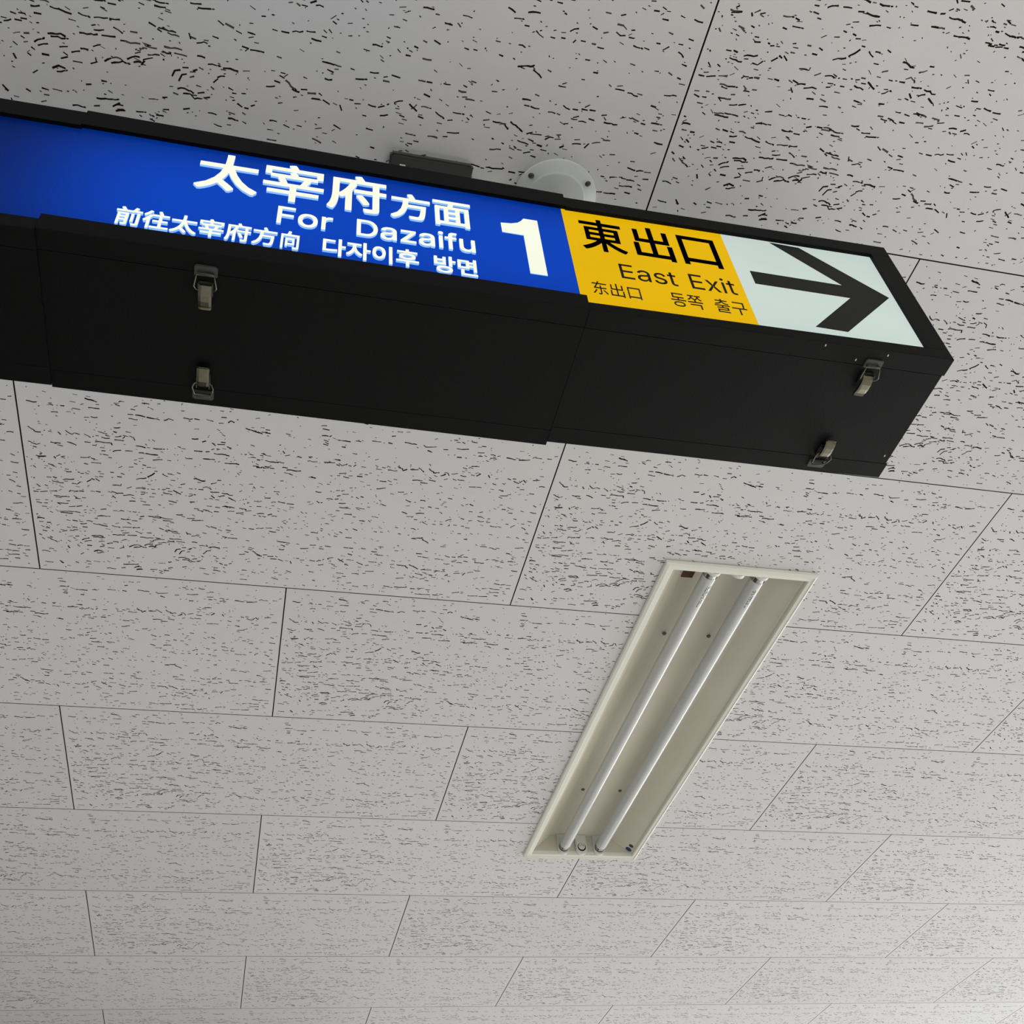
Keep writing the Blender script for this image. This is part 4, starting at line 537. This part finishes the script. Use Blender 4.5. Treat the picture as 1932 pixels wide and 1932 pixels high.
def latch(root, x, y, sgn, zb, skew):
    """draw latch on the underside: strike plate, wire bail, bright curved lever; sgn = +1 lever points to the back"""
    def P(a, b, c): return (x + a, y + sgn * b, zb - c)
    bm = bmesh.new()                         # strike plate with rounded far corners and a raised lip
    out = [(-0.0115, 0.006), (-0.0115, -0.004), (-0.0095, -0.0065), (0.0095, -0.0065), (0.0115, -0.004), (0.0115, 0.006)]
    A = [bm.verts.new(P(a, b, 0.0)) for a, b in out]; B = [bm.verts.new(P(a, b, 0.0022)) for a, b in out]
    bm.faces.new(A); bm.faces.new(B)
    for i in range(6): bm.faces.new((A[i], A[(i + 1) % 6], B[(i + 1) % 6], B[i]))
    bmesh.ops.recalc_face_normals(bm, faces=bm.faces)
    bmesh.ops.bevel(bm, geom=[e for e in bm.edges if all(abs(v.co.z - (zb - 0.0022)) < 1e-6 for v in e.verts)], offset=0.0006, segments=2, affect='EDGES')
    L = bpy.data.objects.new('latch', None); COL.objects.link(L); L.location = (x, y, zb); L.empty_display_size = 0.02
    keep(L, root)
    def add(o): o.parent = L; o.matrix_parent_inverse = Matrix.Translation((-x, -y, -zb)); return o
    add(obj('strike_plate', bm, M['darksteel']))
    bm = bmesh.new()                         # hook on the plate that the bail catches
    tube(bm, [P(-0.0075, 0.0030, 0.0022), P(-0.0075, 0.0012, 0.0050), P(0.0075, 0.0012, 0.0050), P(0.0075, 0.0030, 0.0022)], 0.0012, 8)
    add(obj('hook', bm, M['darksteel']))
    bm = bmesh.new()
    tube(bm, [P(-0.0088, 0.0030, 0.0048), P(-0.0094, 0.0060, 0.0060), P(-0.0112, 0.0150, 0.0082), P(-0.0096, 0.0190, 0.0066), P(-0.0072, 0.0205, 0.0058),
              P(0.0072, 0.0205, 0.0058), P(0.0096, 0.0190, 0.0066), P(0.0112, 0.0150, 0.0082), P(0.0094, 0.0060, 0.0060), P(0.0088, 0.0030, 0.0048)], 0.00075, 8, closed=True)
    add(obj('wire_bail', bm, M['steel']))
    bm = bmesh.new()                         # pivot bracket
    for s in (-1, 1): box(bm, x + s * 0.0068 - 0.0006, x + s * 0.0068 + 0.0006, min(y + sgn * 0.013, y + sgn * 0.028), max(y + sgn * 0.013, y + sgn * 0.028), zb - 0.0060, zb + 0.0)
    box(bm, x - 0.0068, x + 0.0068, min(y + sgn * 0.013, y + sgn * 0.030), max(y + sgn * 0.013, y + sgn * 0.030), zb - 0.0012, zb)
    tube(bm, [P(-0.0075, 0.0165, 0.0045), P(0.0075, 0.0165, 0.0045)], 0.0013, 8)
    add(obj('pivot_bracket', bm, M['darksteel']))
    bm = bmesh.new()                         # lever: bowed strip with turned edges and a curled tip
    st = [(0.0150, 0.0052), (0.0185, 0.0078), (0.0250, 0.0092), (0.0320, 0.0090), (0.0380, 0.0078), (0.0410, 0.0062), (0.0432, 0.0072)]
    hw = [0.0060, 0.0064, 0.0066, 0.0066, 0.0066, 0.0066, 0.0058]
    rows = []
    for (b, c), h in zip(st, hw):
        rows.append([bm.verts.new(P(a * h, b, c - dz)) for a, dz in ((-1.0, 0.0024), (-0.96, 0.0004), (-0.6, 0), (0.6, 0), (0.96, 0.0004), (1.0, 0.0024))])
    for A, B in zip(rows, rows[1:]):
        for k in range(5):
            f = bm.faces.new((A[k], A[k + 1], B[k + 1], B[k])); f.smooth = False
    bmesh.ops.recalc_face_normals(bm, faces=bm.faces)
    lv = add(obj('lever', bm, M['steel']))
    so = lv.modifiers.new('sheet', 'SOLIDIFY'); so.thickness = 0.0008; so.offset = 0
    return L

def sign():
    root = empty('hanging_sign', (0.6, 0.001, -0.17), 'long black hanging light-box sign with blue, yellow and white arrow panels', 'sign')
    # (x0, x1, top z left/right, panel top, panel bottom, bottom z left/right, back y)
    secs = [
        dict(n='left', x=(-0.95, 0.1740), zt=(-0.1740, -0.1680), pt=(-0.2000, -0.2000), pb=(-0.4030, -0.4020), zb=(-0.4220, -0.4220), yb=0.0985),
        dict(n='mid', x=(0.1742, 0.7366), zt=(-0.1630, -0.1725), pt=(-0.1965, -0.2015), pb=(-0.3922, -0.3955), zb=(-0.4190, -0.4232), yb=0.1035),
        dict(n='right', x=(0.7368, 1.1860), zt=(-0.1806, -0.1718), pt=(-0.2035, -0.1950), pb=(-0.4091, -0.4010), zb=(-0.4236, -0.4200), yb=0.0975)]
    for s in secs:
        x0, x1 = s['x']
        lin = lambda q: (lambda X: q[0] + (q[1] - q[0]) * (X - x0) / (x1 - x0))
        zt, pt, pb, zb = lin(s['zt']), lin(s['pt']), lin(s['pb']), lin(s['zb'])
        yb = s['yb']; yf = YF
        last = s['n'] == 'right'; first = s['n'] == 'left'
        def hexa(bm, a, b, y0, y1, top, bot, bev=0.0):
            v = [bm.verts.new(p) for p in ((a, y0, bot(a)), (b, y0, bot(b)), (b, y1, bot(b)), (a, y1, bot(a)), (a, y0, top(a)), (b, y0, top(b)), (b, y1, top(b)), (a, y1, top(a)))]
            fs = [bm.faces.new([v[i] for i in q]) for q in ((0, 3, 2, 1), (4, 5, 6, 7), (0, 1, 5, 4), (1, 2, 6, 5), (2, 3, 7, 6), (3, 0, 4, 7))]
            if bev: bmesh.ops.bevel(bm, geom=[e for e in {e for f in fs for e in f.edges} if abs(e.verts[0].co.x - e.verts[1].co.x) > 0.01], offset=bev, segments=1, affect='EDGES')
        # housing between the two face frames (inset a touch so the frames stand proud)
        bm = bmesh.new()
        i = 0.00015
        hexa(bm, x0, x1 - (0.0025 if last else 0), yf + 0.0245, yb - 0.0245, lambda X: zt(X) - i, lambda X: zb(X) + i)
        hexa(bm, x0, x1 - (0.03 if last else 0), yf + 0.012, yf + 0.0245, lambda X: zt(X) - 0.01, lambda X: zb(X) + 0.01)
        house = keep(obj('light_box', bm, M['black']), root)
        if s['n'] == 'mid': house['label'] = 'middle black box, set a few millimetres deeper than its neighbours'
        # front and back face frames
        for side in (0, 1):
            Y0, Y1 = (yf, yf + 0.0240) if side == 0 else (yb - 0.0240, yb)
            bm = bmesh.new()
            hexa(bm, x0, x1, Y0, Y1, zt, pt, 0.0004); hexa(bm, x0, x1, Y0, Y1, pb, zb, 0.0003)
            if last: hexa(bm, 1.1585, x1, Y0, Y1, pt, pb, 0.0)
            if first: hexa(bm, x0, x0 + 0.028, Y0, Y1, pt, pb, 0.0)
            fr = obj('face_frame', bm, M['black']); fr.parent = house
        yp = yf + 0.0050
        def panel(a, b, m, name, label):
            bm = bmesh.new(); hexa(bm, a, b, yp, yp + 0.003, lambda X: pt(X) + 0.004, lambda X: pb(X) - 0.004)
            o = obj(name, bm, m); o.parent = house
            if label: o['label'] = label
            bm = bmesh.new(); hexa(bm, a, b, yb - 0.008, yb - 0.005, lambda X: pt(X) + 0.004, lambda X: pb(X) - 0.004)
            o2 = obj('back_panel', bm, m); o2.parent = house
            return o
        if first: panel(x0 + 0.02, x1, M['blue'], 'sign_panel', 'blue backlit panel, dim towards the left')
        elif s['n'] == 'mid':
            panel(x0, 0.7314, M['blue'], 'sign_panel', 'blue backlit panel'); panel(0.7319, x1, M['yellow'], 'sign_panel', 'narrow yellow strip at the seam')
        else:
            panel(x0, 0.9440, M['yellow'], 'sign_panel', 'yellow backlit panel'); panel(0.9442, 1.1590, M['white'], 'sign_panel', 'pale white backlit panel')
        W = [M['letter_white'], M['letter_side']]; K = [M['letter_black']]
        if s['n'] == 'mid':
            d = 0.0024
            for b, l, r, t, z, bo in (('太', .3052, .3722, -.2080, -.2900, .0012), ('宰', .3770, .4444, -.2080, -.2905, .0009), ('府', .4487, .5157, -.2086, -.2895, .0012),
                                      ('方', .5206, .5666, -.2311, -.2880, .0011), ('面', .5700, .6148, -.2335, -.2890, .0009), ('For', .3974, .4570, -.3030, -.3388, .0005), ('Dazaifu', .4831, .6160, -.3036, -.3392, .0005),
                                      ('前往太宰府方', .2395, .4005, -.3515, -.3862, .00045), ('向', .4045, .4235, -.3520, -.3862, .00045), ('다자이후', .4481, .5510, -.3530, -.3872, .0006), ('방면', .5677, .6155, -.3548, -.3880, .0006)):
                text_poly(b, l, r, t, z, yp, d, bo, mats=W, parent=house)
            poly_prism([(0.6508, -0.2600), (0.6512, -0.2805), (0.6768, -0.2809), (0.6770, -0.3612), (0.6970, -0.3612), (0.6970, -0.2423), (0.6800, -0.2423), (0.6765, -0.2485), (0.6720, -0.2540), (0.6640, -0.2580)], yp, 0.0008, W, house, 'lettering')
        if last:
            d = 0.0003
            for b, l, r, t, z, bo in (('東', .7495, .8055, -.2158, -.2885, .0007), ('出', .8172, .8672, -.2156, -.2876, .0009), ('口', .8782, .9285, -.2204, -.2864, .0009),
                                      ('East', .7881, .8581, -.3108, -.3412, .0), ('Exit', .8754, .9334, -.3085, -.3404, .0), ('东出口', .7482, .8059, -.3559, -.3824, .0),
                                      ('동쪽', .8424, .8815, -.3563, -.3832, .0), ('출구', .8965, .9367, -.3550, -.3823, .0)):
                text_poly(b, l, r, t, z, yp, d, bo, mats=K, parent=house)
            poly_prism([(1.0120, -.2010), (1.0530, -.2025), (1.1505, -.2930), (1.0618, -.3850), (1.0200, -.3840), (1.0915, -.3075), (0.9638, -.3078), (0.9638, -.2800), (1.0900, -.2804)], yp, 0.0004, [M['arrow_black']], house, 'arrow')
    # hangers: canopy disc on the ceiling and a pole down to each end of the run
    for i, x in enumerate((0.7703, -0.55)):
        bm = bmesh.new(); lathe(bm, [(0.0598, -0.0004), (0.0602, -0.0030), (0.0590, -0.0052), (0.0440, -0.0066), (0.0425, -0.0088), (0.0400, -0.0098), (0.012, -0.0104), (0.0, -0.0104)], (x, -0.0009, 0), 64)
        c = keep(obj('ceiling_canopy', bm, M['canopy']), root)
        for a in (215, 322, 90):
            bm = bmesh.new(); q = math.radians(a); lathe(bm, [(0, -0.0028), (0.0026, -0.0024), (0.0042, -0.0006), (0.0044, 0.0005)], (x + 0.0515 * math.cos(q), -0.0009 + 0.0515 * math.sin(q), -0.0056), 14)
            sc = obj('screw', bm, M['darksteel']); sc.parent = c
        bm = bmesh.new(); tube(bm, [(x, 0.001, -0.0100), (x, 0.001, -0.185)], 0.0105, 20)
        keep(obj('hanger_pole', bm, M['canopy']), root)
    for x, y, sg, z in ((0.3350, -0.0745, 1, -0.4202), (0.3345, 0.0880, -1, -0.4202), (1.0893, -0.0755, 1, -0.4205), (1.0897, 0.0840, -1, -0.4205)):
        L = latch(root, x, y, sg, z, 0)
    for (x, y) in ((1.0201, -0.0916), (1.0656, -0.0775), (1.1015, -0.0894), (1.1753, 0.0601)):
        bm = bmesh.new(); zc = -0.4236 + 0.0036 * (x - 0.7368) / 0.4492 - 0.0002
        lathe(bm, [(0, -0.0004), (0.0007, -0.0003), (0.0010, 0.0012)], (0, 0, 0), 8)
        for v in bm.verts: v.co = (x + v.co.x, y + v.co.y * 2.2, zc + v.co.z)
        keep(obj('paint_chip', bm, M['chip']), root)
    return root
sign()

# ---------------------------------------------------------------- dark ceiling plate half hidden behind the sign
def plate():
    root = empty('ceiling_box_cover', (0.5878, 0.028, 0), 'dark grey square cover plate on the ceiling, half hidden behind the sign', 'cover plate')
    x0, x1, y0, y1 = 0.5300, 0.6456, -0.0300, 0.0860
    bm = bmesh.new()
    vs = box(bm, x0, x1, y0, y1, -0.0085, 0.0)
    bmesh.ops.bevel(bm, geom=[e for e in bm.edges if abs(e.verts[0].co.z - e.verts[1].co.z) > 0.004], offset=0.003, segments=3, affect='EDGES')
    bmesh.ops.bevel(bm, geom=[e for e in bm.edges if all(v.co.z < -0.008 for v in e.verts)], offset=0.0022, segments=2, affect='EDGES')
    keep(obj('cover', bm, M['blackplate']), root)
    bm = bmesh.new(); box(bm, 0.5445, 0.5525, -0.0165, -0.0105, -0.0092, -0.0083, bevel=0.0003)
    o = keep(obj('pale_tab', bm, M['socket']), root); o['label'] = 'small pale tab'
plate()
